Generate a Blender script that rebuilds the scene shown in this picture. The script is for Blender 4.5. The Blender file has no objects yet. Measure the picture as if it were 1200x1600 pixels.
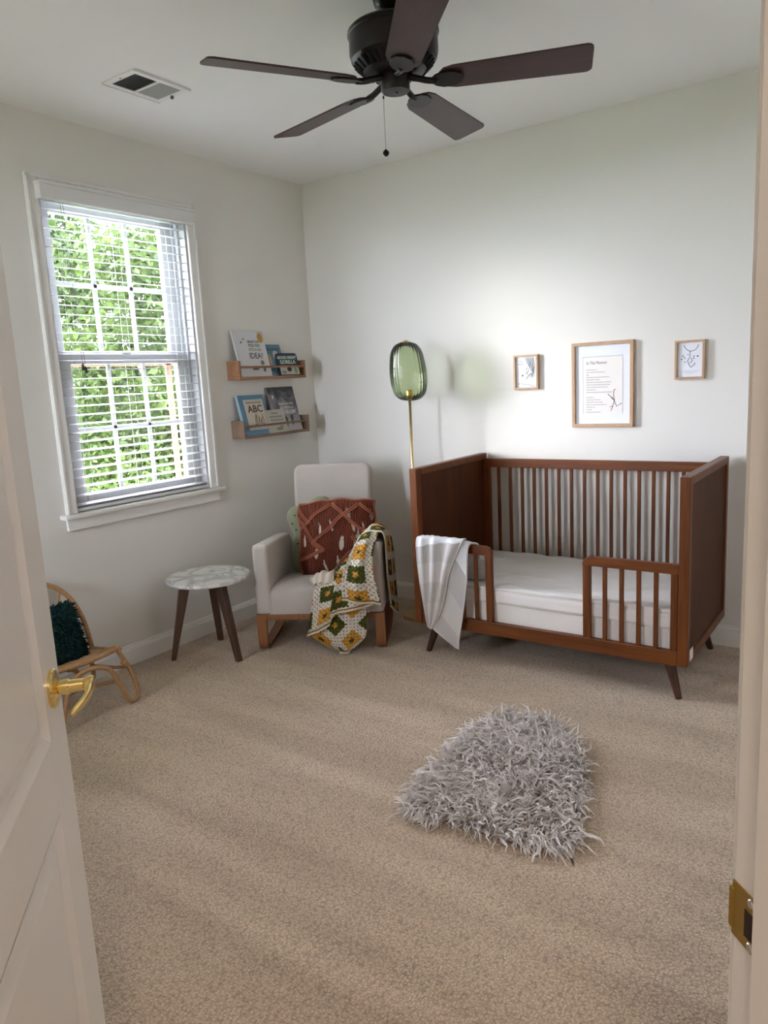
import bpy, math, random
import numpy as np
from mathutils import Vector, Matrix, noise as mnoise
random.seed(7); np.random.seed(7)
S = bpy.context.scene; COL = S.collection
PI = math.pi
# ------------------------------------------------------------------ camera
cd = bpy.data.cameras.new('camera'); cam = bpy.data.objects.new('camera', cd); COL.objects.link(cam)
cd.sensor_fit = 'AUTO'; cd.sensor_width = 36.0; cd.lens = 1161.306 * 36 / 1600; cd.clip_start = 0.02
cam.location = (3.38022, -3.99526, 1.44260)
cam.rotation_euler = (math.radians(79.99162), math.radians(2.95195), math.radians(34.92783))
S.camera = cam
# ------------------------------------------------------------------ sky, sun, lamps, exposure
W = bpy.data.worlds.new('sky'); S.world = W; W.use_nodes = True
bgn = W.node_tree.nodes['Background']; bgn.inputs[0].default_value = (0.89, 0.94, 1.08, 1); bgn.inputs[1].default_value = 24.0
def light(name, kind, loc, power, color, rot=None, **k):
    l = bpy.data.lights.new(name, kind); l.energy = power; l.color = color
    for a, b in k.items(): setattr(l, a, b)
    o = bpy.data.objects.new(name, l); COL.objects.link(o); o.location = loc
    if rot is not None: o.rotation_euler = rot
    return o
sd = Vector((0.74, 0.67, -0.20)).normalized()
sun = light('hazy_sun', 'SUN', (-6, -6, 5), 2.2, (1.0, 0.97, 0.92), sd.to_track_quat('-Z', 'Y').to_euler(), angle=math.radians(16))
por = light('window_portal', 'AREA', (-0.17, -1.4575, 1.64), 1, (1, 1, 1), (0, -PI/2, 0), shape='RECTANGLE', size=1.62, size_y=0.95)
por.data.cycles.is_portal = True
por2 = light('fill_window_portal', 'AREA', (0.60, -4.13, 1.64), 1, (1, 1, 1), (PI/2, 0, 0), shape='RECTANGLE', size=0.40, size_y=1.56)  # portal for the opening added as fill light
por2.data.cycles.is_portal = True
light('hall_fill_light', 'AREA', (3.75, -4.55, 2.70), 8.5, (1.0, 0.78, 0.64), (0, 0, 0), shape='DISK', size=0.35)  # unseen lamp added as warm fill from the hall side
S.view_settings.view_transform = 'Standard'; S.view_settings.look = 'None'
S.view_settings.exposure = 1.47; S.view_settings.gamma = 1.0; S.view_settings.use_curve_mapping = False
S.cycles.max_bounces = 12; S.cycles.diffuse_bounces = 8; S.cycles.transparent_max_bounces = 24
S.cycles.sample_clamp_indirect = 6.0

# ------------------------------------------------------------------ materials
def new_mat(name):
    m = bpy.data.materials.new(name); m.use_nodes = True
    nt = m.node_tree; b = nt.nodes['Principled BSDF']
    return m, nt, b
def N(nt, t, **k):
    n = nt.nodes.new(t)
    for a, v in k.items():
        if a.startswith('i_'):
            n.inputs[int(a[2:])].default_value = v
        else: setattr(n, a, v)
    return n
def L(nt, a, b): nt.links.new(a, b)
def math_(nt, op, a, b=None, c=None):
    n = nt.nodes.new('ShaderNodeMath'); n.operation = op
    for i, v in enumerate((a, b, c)):
        if v is None: continue
        if isinstance(v, (int, float)): n.inputs[i].default_value = v
        else: nt.links.new(v, n.inputs[i])
    return n.outputs[0]
def mixc(nt, fac, a, b):
    n = nt.nodes.new('ShaderNodeMix'); n.data_type = 'RGBA'
    if isinstance(fac, (int, float)): n.inputs[0].default_value = fac
    else: nt.links.new(fac, n.inputs[0])
    for i, v in ((6, a), (7, b)):
        if isinstance(v, tuple): n.inputs[i].default_value = (*v, 1) if len(v) == 3 else v
        else: nt.links.new(v, n.inputs[i])
    return n.outputs[2]
def coords(nt, scale=(1, 1, 1), rot=(0, 0, 0), kind='Object'):
    t = N(nt, 'ShaderNodeTexCoord'); mp = N(nt, 'ShaderNodeMapping')
    mp.inputs['Scale'].default_value = scale; mp.inputs['Rotation'].default_value = rot
    L(nt, t.outputs[kind], mp.inputs[0]); return mp.outputs[0]
def bump(nt, b, h, strength=0.3, dist=0.002):
    n = N(nt, 'ShaderNodeBump'); n.inputs['Strength'].default_value = strength; n.inputs['Distance'].default_value = dist
    L(nt, h, n.inputs['Height']); L(nt, n.outputs[0], b.inputs['Normal']); return n
def M(name, c, rough=0.5, metal=0.0, var=0.0, vs=20, bmp=0.0, bs=200, bd=0.001, spec=0.5, sheen=0.0, trans=0.0):
    m, nt, b = new_mat(name)
    b.inputs['Base Color'].default_value = (*c, 1); b.inputs['Roughness'].default_value = rough
    b.inputs['Metallic'].default_value = metal; b.inputs['Specular IOR Level'].default_value = spec
    if sheen: b.inputs['Sheen Weight'].default_value = sheen; b.inputs['Sheen Roughness'].default_value = 0.5
    if var:
        t = N(nt, 'ShaderNodeTexNoise'); t.inputs['Scale'].default_value = vs; t.inputs['Detail'].default_value = 4
        L(nt, coords(nt), t.inputs['Vector'])
        a = tuple(max(0, x * (1 - var)) for x in c); d = tuple(min(1, x * (1 + var)) for x in c)
        L(nt, mixc(nt, t.outputs[0], a, d), b.inputs['Base Color'])
    if bmp:
        t2 = N(nt, 'ShaderNodeTexNoise'); t2.inputs['Scale'].default_value = bs; t2.inputs['Detail'].default_value = 2
        L(nt, coords(nt), t2.inputs['Vector']); bump(nt, b, t2.outputs[0], bmp, bd)
    return m
def wood(name, c1, c2, sc=(30, 30, 2.0), rough=0.38, k=3.0, spec=0.5):
    m, nt, b = new_mat(name); v = coords(nt, sc)
    t = N(nt, 'ShaderNodeTexNoise'); t.inputs['Scale'].default_value = 1.0; t.inputs['Detail'].default_value = 6; t.inputs['Distortion'].default_value = 0.6
    L(nt, v, t.inputs['Vector'])
    t2 = N(nt, 'ShaderNodeTexNoise'); t2.inputs['Scale'].default_value = k; t2.inputs['Detail'].default_value = 3
    L(nt, v, t2.inputs['Vector'])
    r = N(nt, 'ShaderNodeValToRGB'); r.color_ramp.elements[0].position = 0.32; r.color_ramp.elements[1].position = 0.7
    r.color_ramp.elements[0].color = (*c1, 1); r.color_ramp.elements[1].color = (*c2, 1)
    L(nt, math_(nt, 'MULTIPLY_ADD', t2.outputs[0], 0.35, math_(nt, 'MULTIPLY', t.outputs[0], 0.65)), r.inputs[0])
    L(nt, r.outputs[0], b.inputs['Base Color']); b.inputs['Roughness'].default_value = rough; b.inputs['Specular IOR Level'].default_value = spec
    bump(nt, b, t2.outputs[0], 0.08, 0.001); return m
def fabric(name, c, sc=900, var=0.08, bmp=0.35, rough=0.95, sheen=0.15):
    m, nt, b = new_mat(name); v = coords(nt)
    w1 = N(nt, 'ShaderNodeTexNoise'); w1.inputs['Scale'].default_value = sc * 0.4; w1.inputs['Detail'].default_value = 2
    L(nt, coords(nt, (1, 1, 0.12)), w1.inputs['Vector'])
    w2 = N(nt, 'ShaderNodeTexNoise'); w2.inputs['Scale'].default_value = sc * 0.4; w2.inputs['Detail'].default_value = 2
    L(nt, coords(nt, (0.12, 0.12, 1)), w2.inputs['Vector'])
    t = N(nt, 'ShaderNodeTexNoise'); t.inputs['Scale'].default_value = 6; L(nt, v, t.inputs['Vector'])
    h = math_(nt, 'ADD', w1.outputs[0], w2.outputs[0])
    f = math_(nt, 'MULTIPLY_ADD', t.outputs[0], 0.5, math_(nt, 'MULTIPLY', h, 0.25))
    L(nt, mixc(nt, f, tuple(x * (1 - var * 2) for x in c), tuple(min(1, x * (1 + var * 2)) for x in c)), b.inputs['Base Color'])
    b.inputs['Roughness'].default_value = rough; b.inputs['Sheen Weight'].default_value = sheen; b.inputs['Specular IOR Level'].default_value = 0.2
    bump(nt, b, h, bmp, 0.0012); return m
def glass(name, c, rough=0.0, refl=0.06, tint=1.0):
    m, nt, b = new_mat(name); nt.nodes.remove(b); out = nt.nodes['Material Output']
    tr = N(nt, 'ShaderNodeBsdfTransparent'); tr.inputs[0].default_value = (*c, 1)
    gl = N(nt, 'ShaderNodeBsdfGlossy'); gl.inputs['Roughness'].default_value = rough
    fr = N(nt, 'ShaderNodeFresnel'); fr.inputs[0].default_value = 1.45
    mx = N(nt, 'ShaderNodeMixShader'); L(nt, math_(nt, 'MULTIPLY', fr.outputs[0], refl / 0.04 * 0.6), mx.inputs[0])
    L(nt, tr.outputs[0], mx.inputs[1]); L(nt, gl.outputs[0], mx.inputs[2]); L(nt, mx.outputs[0], out.inputs[0]); return m

m_wall = M('wall_paint', (0.735, 0.715, 0.675), 0.72, bmp=0.06, bs=260, bd=0.0006, spec=0.3)
m_ceil = M('ceiling_paint', (0.86, 0.86, 0.865), 0.9, bmp=0.05, bs=220, bd=0.0006, spec=0.15)
m_trim = M('trim_gloss_white', (0.80, 0.79, 0.76), 0.35)
m_door = M('door_white', (0.82, 0.775, 0.725), 0.32)
m_vinyl = M('window_vinyl', (0.56, 0.57, 0.59), 0.4)
m_slat = M('blind_slat', (0.62, 0.62, 0.62), 0.45); m_val = M('blind_valance', (0.74, 0.74, 0.74), 0.42)
m_cord = M('blind_cord', (0.60, 0.60, 0.58), 0.8)
m_dark = M('dark_plastic', (0.03, 0.03, 0.028), 0.5)
m_terra = M('screen_frame_paint', (0.30, 0.085, 0.05), 0.6)
m_brass = M('brass', (0.90, 0.68, 0.27), 0.17, 1.0)
m_brass2 = M('aged_brass', (0.45, 0.30, 0.08), 0.42, 1.0)
m_lampbr = M('lamp_brass', (0.72, 0.53, 0.27), 0.32, 1.0)
m_steel = M('steel', (0.6, 0.6, 0.6), 0.4, 1.0)
m_crib = wood('crib_wood', (0.080, 0.021, 0.004), (0.180, 0.052, 0.009), (34, 34, 2.2), 0.40, spec=0.3)
m_cribh = wood('crib_wood_lengthwise', (0.080, 0.021, 0.004), (0.180, 0.052, 0.009), (2.2, 34, 34), 0.40, spec=0.3)
m_cribp = wood('crib_panel_veneer', (0.048, 0.014, 0.0045), (0.085, 0.026, 0.008), (8, 8, 1.2), 0.45, spec=0.15)
m_cribd = wood('crib_leg_wood', (0.042, 0.014, 0.006), (0.075, 0.025, 0.010), (30, 30, 2), 0.4)
m_walnut = wood('walnut_leg', (0.045, 0.022, 0.012), (0.095, 0.046, 0.025), (40, 40, 3), 0.42)
m_rock = wood('rocker_bentwood', (0.17, 0.066, 0.026), (0.28, 0.115, 0.045), (30, 30, 3), 0.36)
m_shelf = wood('shelf_wood', (0.22, 0.105, 0.05), (0.36, 0.175, 0.085), (20, 4, 20), 0.6)
m_shelf2 = wood('shelf_wood_grey', (0.15, 0.098, 0.065), (0.25, 0.165, 0.11), (20, 4, 20), 0.65)
m_oak = wood('frame_oak', (0.40, 0.245, 0.135), (0.52, 0.34, 0.20), (50, 50, 6), 0.5)
m_rattan = wood('rattan_cane', (0.33, 0.17, 0.07), (0.50, 0.29, 0.13), (60, 60, 60), 0.42)
m_uph = fabric('oat_linen', (0.465, 0.420, 0.380), 900)
m_rust = fabric('rust_cotton', (0.27, 0.080, 0.042), 700, 0.25, 0.6)
m_cream = fabric('cream_cotton', (0.62, 0.53, 0.44), 700)
m_sage = fabric('sage_velvet', (0.215, 0.225, 0.145), 500, 0.05, 0.15, sheen=0.35)
m_ink = M('black_thread', (0.012, 0.012, 0.012), 0.9)
m_sheet = fabric('white_sheet', (0.78, 0.75, 0.735), 900, 0.02, 0.15)
m_matt = None
m_grey = fabric('grey_cushion', (0.46, 0.44, 0.43), 800)
m_bronze = M('oiled_bronze', (0.022, 0.018, 0.018), 0.38, 0.6, spec=0.5)
m_slot = M('vent_shadow_black', (0.004, 0.004, 0.004), 0.9)
m_blade = wood('fan_blade_mahogany', (0.026, 0.010, 0.010), (0.062, 0.020, 0.019), (3, 14, 3), 0.42)
m_ventw = M('vent_white_enamel', (0.78, 0.78, 0.77), 0.4)
m_ventd = M('vent_duct_dark', (0.11, 0.112, 0.115), 0.8)
m_ventg = M('vent_damper_grey', (0.33, 0.335, 0.32), 0.7)
m_teal = M('teal_wool', (0.010, 0.045, 0.045), 0.95, var=0.4, vs=40, sheen=0.1)
m_paper = M('art_paper', (0.80, 0.76, 0.73), 0.8)
m_matw = M('mat_board', (0.78, 0.80, 0.86), 0.85)
m_pencil = M('pencil_line', (0.10, 0.10, 0.11), 0.9)
m_pencil2 = M('soft_pencil_line', (0.30, 0.31, 0.33), 0.9)
m_hole = M('latch_hole', (0.03, 0.015, 0.008), 0.9)

def mk_carpet():
    m, nt, b = new_mat('carpet_loop')
    v = coords(nt)
    vo = N(nt, 'ShaderNodeTexVoronoi'); vo.inputs['Scale'].default_value = 125; vo.inputs['Randomness'].default_value = 0.75; L(nt, v, vo.inputs['Vector'])
    n1 = N(nt, 'ShaderNodeTexNoise'); n1.inputs['Scale'].default_value = 190; n1.inputs['Detail'].default_value = 3; L(nt, v, n1.inputs['Vector'])
    h = math_(nt, 'SUBTRACT', n1.outputs[0], math_(nt, 'MULTIPLY', vo.outputs['Distance'], 0.9))
    # vacuum tracks: strips of pile brushed one way or the other
    n3 = N(nt, 'ShaderNodeTexNoise'); n3.inputs['Scale'].default_value = 1.0; n3.inputs['Detail'].default_value = 1.5
    L(nt, coords(nt, (1.0, 4.6, 1), (0, 0, math.radians(-62))), n3.inputs['Vector'])
    n5 = N(nt, 'ShaderNodeTexNoise'); n5.inputs['Scale'].default_value = 1.0; n5.inputs['Detail'].default_value = 1.5
    L(nt, coords(nt, (0.7, 6.5, 1), (0, 0, math.radians(-22))), n5.inputs['Vector'])
    r = N(nt, 'ShaderNodeValToRGB'); r.color_ramp.elements[0].position = 0.40; r.color_ramp.elements[1].position = 0.60
    L(nt, math_(nt, 'MULTIPLY_ADD', n3.outputs[0], 0.55, math_(nt, 'MULTIPLY', n5.outputs[0], 0.45)), r.inputs[0])
    base = mixc(nt, r.outputs[0], (0.54, 0.405, 0.285), (0.70, 0.54, 0.39))
    n4 = N(nt, 'ShaderNodeMapRange'); n4.inputs[1].default_value = -0.35; n4.inputs[2].default_value = 0.5; n4.inputs[3].default_value = 0.50; n4.inputs[4].default_value = 1.20; L(nt, h, n4.inputs[0])
    mm = N(nt, 'ShaderNodeMix'); mm.data_type = 'RGBA'; mm.blend_type = 'MULTIPLY'; mm.inputs[0].default_value = 1
    L(nt, base, mm.inputs[6]); L(nt, n4.outputs[0], mm.inputs[7]); L(nt, mm.outputs[2], b.inputs['Base Color'])
    b.inputs['Roughness'].default_value = 0.97; b.inputs['Sheen Weight'].default_value = 0.25; b.inputs['Sheen Roughness'].default_value = 0.6; b.inputs['Specular IOR Level'].default_value = 0.1
    bump(nt, b, h, 0.85, 0.006); return m
m_carpet = mk_carpet()
def mk_marble():
    m, nt, b = new_mat('white_marble'); v = coords(nt)
    t = N(nt, 'ShaderNodeTexNoise'); t.inputs['Scale'].default_value = 4.5; t.inputs['Detail'].default_value = 7; t.inputs['Distortion'].default_value = 1.8; L(nt, v, t.inputs['Vector'])
    a = math_(nt, 'ABSOLUTE', math_(nt, 'SUBTRACT', t.outputs[0], 0.5))
    r = N(nt, 'ShaderNodeValToRGB'); r.color_ramp.elements[0].position = 0.0; r.color_ramp.elements[1].position = 0.075
    r.color_ramp.elements[0].color = (0.28, 0.265, 0.25, 1); r.color_ramp.elements[1].color = (0.72, 0.70, 0.67, 1)
    L(nt, a, r.inputs[0])
    t2 = N(nt, 'ShaderNodeTexNoise'); t2.inputs['Scale'].default_value = 4; L(nt, v, t2.inputs['Vector'])
    mm = N(nt, 'ShaderNodeMix'); mm.data_type = 'RGBA'; L(nt, math_(nt, 'MULTIPLY', t2.outputs[0], 0.75), mm.inputs[0]); L(nt, r.outputs[0], mm.inputs[6]); mm.inputs[7].default_value = (0.66, 0.645, 0.62, 1)
    L(nt, mm.outputs[2], b.inputs['Base Color']); b.inputs['Roughness'].default_value = 0.22; return m
m_marble = mk_marble()
def mk_mattress():
    m, nt, b = new_mat('quilted_mattress_cover'); v = coords(nt, (1, 1, 1), (0, PI/4, 0))
    vo = N(nt, 'ShaderNodeTexVoronoi'); vo.inputs['Scale'].default_value = 85; vo.inputs['Randomness'].default_value = 0.0; L(nt, v, vo.inputs['Vector'])
    b.inputs['Base Color'].default_value = (0.80, 0.77, 0.74, 1); b.inputs['Roughness'].default_value = 0.9
    L(nt, mixc(nt, math_(nt, 'MULTIPLY', vo.outputs['Distance'], 1.2), (0.82, 0.79, 0.76), (0.62, 0.59, 0.565)), b.inputs['Base Color'])
    bump(nt, b, vo.outputs['Distance'], -0.5, 0.004); return m
m_matt = mk_mattress()
def mk_granny():
    m, nt, b = new_mat('granny_square_crochet')
    uv = N(nt, 'ShaderNodeUVMap'); sp = N(nt, 'ShaderNodeSeparateXYZ'); L(nt, uv.outputs[0], sp.inputs[0])
    P = 0.128
    def cell(o):
        q = math_(nt, 'DIVIDE', o, P); fl = math_(nt, 'FLOOR', q)
        return math_(nt, 'ABSOLUTE', math_(nt, 'SUBTRACT', math_(nt, 'SUBTRACT', q, fl), 0.5)), fl, q
    x, fx, qx = cell(sp.outputs[0]); y, fy, qy = cell(sp.outputs[1])
    ck = math_(nt, 'MODULO', math_(nt, 'ABSOLUTE', math_(nt, 'ADD', fx, fy)), 2.0)
    wob = math_(nt, 'MULTIPLY', math_(nt, 'SINE', math_(nt, 'MULTIPLY', math_(nt, 'ADD', qx, qy), 44)), 0.022)
    mx = math_(nt, 'ADD', math_(nt, 'MAXIMUM', x, y), wob)
    yellow, green, cream, brown = (0.60, 0.29, 0.045), (0.075, 0.085, 0.018), (0.72, 0.65, 0.55), (0.05, 0.025, 0.012)
    main = mixc(nt, ck, yellow, green); cen = mixc(nt, ck, (0.06, 0.065, 0.015), yellow)
    c = mixc(nt, math_(nt, 'GREATER_THAN', mx, 0.10), cen, main)
    c = mixc(nt, math_(nt, 'GREATER_THAN', mx, 0.345), c, cream)
    k = 2 * PI * 5
    s1 = math_(nt, 'SINE', math_(nt, 'MULTIPLY', qx, k)); s2 = math_(nt, 'SINE', math_(nt, 'MULTIPLY', qy, k))
    h = math_(nt, 'MULTIPLY', s1, s2)
    hole = math_(nt, 'GREATER_THAN', h, 0.60)
    c = mixc(nt, math_(nt, 'MULTIPLY', hole, 0.65), c, brown)
    n = N(nt, 'ShaderNodeTexNoise'); n.inputs['Scale'].default_value = 260; L(nt, coords(nt), n.inputs['Vector'])
    mm = N(nt, 'ShaderNodeMix'); mm.data_type = 'RGBA'; mm.blend_type = 'MULTIPLY'; mm.inputs[0].default_value = 0.6
    L(nt, c, mm.inputs[6]); L(nt, mixc(nt, n.outputs[0], (0.55, 0.55, 0.55), (1.3, 1.3, 1.3)), mm.inputs[7])
    L(nt, mm.outputs[2], b.inputs['Base Color']); b.inputs['Roughness'].default_value = 0.95; b.inputs['Specular IOR Level'].default_value = 0.1
    bump(nt, b, math_(nt, 'SUBTRACT', n.outputs[0], math_(nt, 'MULTIPLY', h, 0.9)), 0.9, 0.005); return m
m_granny = mk_granny()
m_hem = M('crochet_cream_hem', (0.62, 0.53, 0.38), 0.95, var=0.2, vs=120, bmp=0.8, bs=350, bd=0.003)
m_hem2 = M('crochet_mustard_hem', (0.22, 0.12, 0.025), 0.95, var=0.2, vs=120)
def mk_throw():
    m, nt, b = new_mat('grey_woven_throw')
    uv = N(nt, 'ShaderNodeUVMap'); sp = N(nt, 'ShaderNodeSeparateXYZ'); L(nt, uv.outputs[0], sp.inputs[0])
    r = N(nt, 'ShaderNodeValToRGB'); r.color_ramp.interpolation = 'CONSTANT'
    el = r.color_ramp.elements; el[0].position = 0; el[0].color = (0.74, 0.74, 0.77, 1); el[1].position = 0.30; el[1].color = (0.47, 0.445, 0.435, 1)
    for p, cc in ((0.45, (0.55, 0.52, 0.50)), (0.62, (0.465, 0.43, 0.41)), (0.80, (0.53, 0.495, 0.475))):
        e = el.new(p); e.color = (*cc, 1)
    L(nt, sp.outputs[1], r.inputs[0]); L(nt, r.outputs[0], b.inputs['Base Color'])
    n = N(nt, 'ShaderNodeTexNoise'); n.inputs['Scale'].default_value = 420; L(nt, coords(nt), n.inputs['Vector'])
    b.inputs['Roughness'].default_value = 0.95; b.inputs['Sheen Weight'].default_value = 0.2
    bump(nt, b, n.outputs[0], 0.5, 0.003); return m
m_throw = mk_throw()
m_throwb = M('grey_throw_binding', (0.55, 0.53, 0.51), 0.95, bmp=0.8, bs=300, bd=0.003)
def mk_attr(name, c1, c2, attr='tone', rough=0.9, sheen=0.0, transl=0.0):
    m, nt, b = new_mat(name); a = N(nt, 'ShaderNodeAttribute'); a.attribute_name = attr
    L(nt, mixc(nt, a.outputs['Fac'], c1, c2), b.inputs['Base Color']); b.inputs['Roughness'].default_value = rough
    b.inputs['Specular IOR Level'].default_value = 0.15
    if sheen: b.inputs['Sheen Weight'].default_value = sheen
    if transl:
        out = nt.nodes['Material Output']; t = N(nt, 'ShaderNodeBsdfTranslucent'); L(nt, mixc(nt, a.outputs['Fac'], c1, c2), t.inputs[0])
        mx = N(nt, 'ShaderNodeMixShader'); mx.inputs[0].default_value = transl
        L(nt, b.outputs[0], mx.inputs[1]); L(nt, t.outputs[0], mx.inputs[2]); L(nt, mx.outputs[0], out.inputs[0])
    return m
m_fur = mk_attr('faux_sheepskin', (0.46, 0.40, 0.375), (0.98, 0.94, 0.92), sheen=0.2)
m_furb = M('fur_backing', (0.20, 0.17, 0.155), 0.95)
m_leaf = mk_attr('tree_leaf', (0.006, 0.014, 0.0025), (0.032, 0.050, 0.009), rough=0.6, transl=0.4)
m_bark = M('bark', (0.09, 0.07, 0.05), 0.9, var=0.3)
m_lawn = M('lawn', (0.06, 0.11, 0.03), 0.9, var=0.3, vs=3)
m_bounce = M('pale_bounce_slab', (0.66, 0.65, 0.63), 0.9, var=0.12, vs=3)  # pale surface of the added light-bouncing slab
m_house = M('house_siding', (0.30, 0.27, 0.25), 0.8)
m_roof = M('house_roof', (0.12, 0.10, 0.10), 0.8)
m_pane = glass('window_pane', (0.96, 0.965, 0.965), 0.0, 0.035)
m_shade = None
def mk_shade():
    m, nt, b = new_mat('green_glass'); nt.nodes.remove(b); out = nt.nodes['Material Output']
    tr = N(nt, 'ShaderNodeBsdfTransparent'); tr.inputs[0].default_value = (0.70, 0.80, 0.58, 1)
    lw = N(nt, 'ShaderNodeLayerWeight'); lw.inputs[0].default_value = 0.35
    dk = mixc(nt, lw.outputs['Facing'], (0.76, 0.82, 0.64), (0.54, 0.63, 0.45)); L(nt, dk, tr.inputs[0])
    gl = N(nt, 'ShaderNodeBsdfGlossy'); gl.inputs['Roughness'].default_value = 0.03
    fr = N(nt, 'ShaderNodeFresnel'); fr.inputs[0].default_value = 1.5
    t = N(nt, 'ShaderNodeTexNoise'); t.inputs['Scale'].default_value = 16; L(nt, coords(nt, (1, 1, 0.5)), t.inputs['Vector'])
    bp = N(nt, 'ShaderNodeBump'); bp.inputs['Strength'].default_value = 0.25; bp.inputs['Distance'].default_value = 0.01; L(nt, t.outputs[0], bp.inputs['Height']); L(nt, bp.outputs[0], gl.inputs['Normal'])
    mx = N(nt, 'ShaderNodeMixShader'); L(nt, fr.outputs[0], mx.inputs[0]); L(nt, tr.outputs[0], mx.inputs[1]); L(nt, gl.outputs[0], mx.inputs[2])
    L(nt, mx.outputs[0], out.inputs[0]); return m
m_shade = mk_shade()

# ------------------------------------------------------------------ mesh helpers
class MB:
    def __init__(s): s.v = []; s.f = []; s.uv = []; s.hasuv = False
    def add(s, vs, fs, uvs=None):
        b = len(s.v); s.v += [tuple(p) for p in vs]; s.f += [tuple(b + i for i in f) for f in fs]
        s.uv += [tuple(u) for u in uvs] if uvs is not None else [(0, 0)] * len(vs)
        if uvs is not None: s.hasuv = True
        return s
    def box(s, x0, x1, y0, y1, z0, z1, T=None):
        vs = [Vector((x, y, z)) for z in (z0, z1) for y in (y0, y1) for x in (x0, x1)]
        if T is not None: vs = [T @ p for p in vs]
        return s.add(vs, [(0, 2, 3, 1), (4, 5, 7, 6), (0, 1, 5, 4), (2, 6, 7, 3), (0, 4, 6, 2), (1, 3, 7, 5)])
    def prism(s, poly, a, b, fn):
        n = len(poly); vs = [fn(x, y, a) for x, y in poly] + [fn(x, y, b) for x, y in poly]
        fs = [tuple(range(n))[::-1], tuple(range(n, 2 * n))] + [(i, (i + 1) % n, n + (i + 1) % n, n + i) for i in range(n)]
        return s.add(vs, fs)
    def tube(s, path, r, n=8, closed=False, cap=True):
        P = [Vector(p) for p in path]; m = len(P); R = r if isinstance(r, (list, tuple)) else [r] * m
        vs = []; up = None
        for i in range(m):
            a = P[(i - 1) % m] if (closed or i) else P[0]; c = P[(i + 1) % m] if (closed or i < m - 1) else P[-1]
            t = (c - a).normalized()
            if up is None:
                up = t.orthogonal().normalized()
            else:
                up = (up - t * up.dot(t)); up = up.normalized() if up.length > 1e-6 else t.orthogonal().normalized()
            w = t.cross(up)
            for j in range(n):
                q = 2 * PI * j / n; vs.append(P[i] + (up * math.cos(q) + w * math.sin(q)) * R[i])
        fs = []
        for i in range(m if closed else m - 1):
            for j in range(n):
                a = i * n + j; b = i * n + (j + 1) % n; c = ((i + 1) % m) * n + (j + 1) % n; d = ((i + 1) % m) * n + j
                fs.append((a, b, c, d))
        if cap and not closed: fs += [tuple(range(n))[::-1], tuple(range((m - 1) * n, m * n))]
        return s.add(vs, fs)
    def lathe(s, prof, n=32, c=(0, 0, 0), T=None, cap=True):
        vs = []; fs = []
        for r, z in prof:
            for j in range(n):
                q = 2 * PI * j / n; p = Vector((c[0] + r * math.cos(q), c[1] + r * math.sin(q), c[2] + z)); vs.append(T @ p if T is not None else p)
        m = len(prof)
        for i in range(m - 1):
            for j in range(n): fs.append((i * n + j, i * n + (j + 1) % n, (i + 1) * n + (j + 1) % n, (i + 1) * n + j))
        if cap: fs += [tuple(range(n))[::-1], tuple(range((m - 1) * n, m * n))]
        return s.add(vs, fs)
    def grid(s, G, UV=None):
        r = len(G); c = len(G[0]); vs = [p for row in G for p in row]
        fs = [(i * c + j, i * c + j + 1, (i + 1) * c + j + 1, (i + 1) * c + j) for i in range(r - 1) for j in range(c - 1)]
        return s.add(vs, fs, [u for row in UV for u in row] if UV else None)
    def build(s, name, mat, parent=None, smooth=False, bevel=0.0, seg=2, sub=0, solid=0.0, loc=None):
        me = bpy.data.meshes.new(name); me.from_pydata([tuple(p) for p in s.v], [], s.f)
        if s.hasuv:
            l = me.uv_layers.new(name='UVMap'); idx = np.empty(len(me.loops), np.int32); me.loops.foreach_get('vertex_index', idx)
            l.data.foreach_set('uv', np.array(s.uv, np.float32)[idx].ravel())
        me.materials.append(mat)
        if smooth: me.polygons.foreach_set('use_smooth', [True] * len(me.polygons))
        me.update()
        o = bpy.data.objects.new(name, me); COL.objects.link(o)
        if parent is not None: o.parent = parent
        if loc is not None: o.location = loc
        if solid: x = o.modifiers.new('s', 'SOLIDIFY'); x.thickness = solid; x.offset = 0
        if bevel: x = o.modifiers.new('b', 'BEVEL'); x.width = bevel; x.segments = seg; x.limit_method = 'ANGLE'; x.angle_limit = math.radians(40)
        if sub: x = o.modifiers.new('d', 'SUBSURF'); x.levels = sub; x.render_levels = sub
        return o
def box(name, mat, parent, b, bevel=0.002, T=None, seg=2): return MB().box(*b, T=T).build(name, mat, parent, bevel=bevel, seg=seg)
def tag(o, label, cat, group=None):
    o['label'] = label; o['category'] = cat
    if group: o['group'] = group
    return o
def thing(name, label, cat, loc=(0, 0, 0), rz=0, group=None):
    o = bpy.data.objects.new(name, None); COL.objects.link(o); o.location = loc; o.rotation_euler = (0, 0, rz); o.empty_display_size = 0.1
    return tag(o, label, cat, group)
def struct(o): o['kind'] = 'structure'; return o
def sroot(name): o = bpy.data.objects.new(name, None); COL.objects.link(o); return struct(o)
def share(o, parent, loc=None):
    c = o.copy(); COL.objects.link(c); c.parent = parent
    if loc is not None: c.location = loc
    return c
def cr(pts, k):
    """Catmull-Rom resample of a polyline to k points"""
    P = [np.array(p, float) for p in pts]; n = len(P); out = []
    for i in range(k):
        t = i / (k - 1) * (n - 1); j = min(int(t), n - 2); u = t - j
        p0 = P[j - 1] if j > 0 else 2 * P[0] - P[1]; p1, p2 = P[j], P[j + 1]; p3 = P[j + 2] if j + 2 < n else 2 * P[-1] - P[-2]
        out.append(0.5 * (2 * p1 + (p2 - p0) * u + (2 * p0 - 5 * p1 + 4 * p2 - p3) * u * u + (3 * p1 - p0 - 3 * p2 + p3) * u ** 3))
    return out
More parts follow.
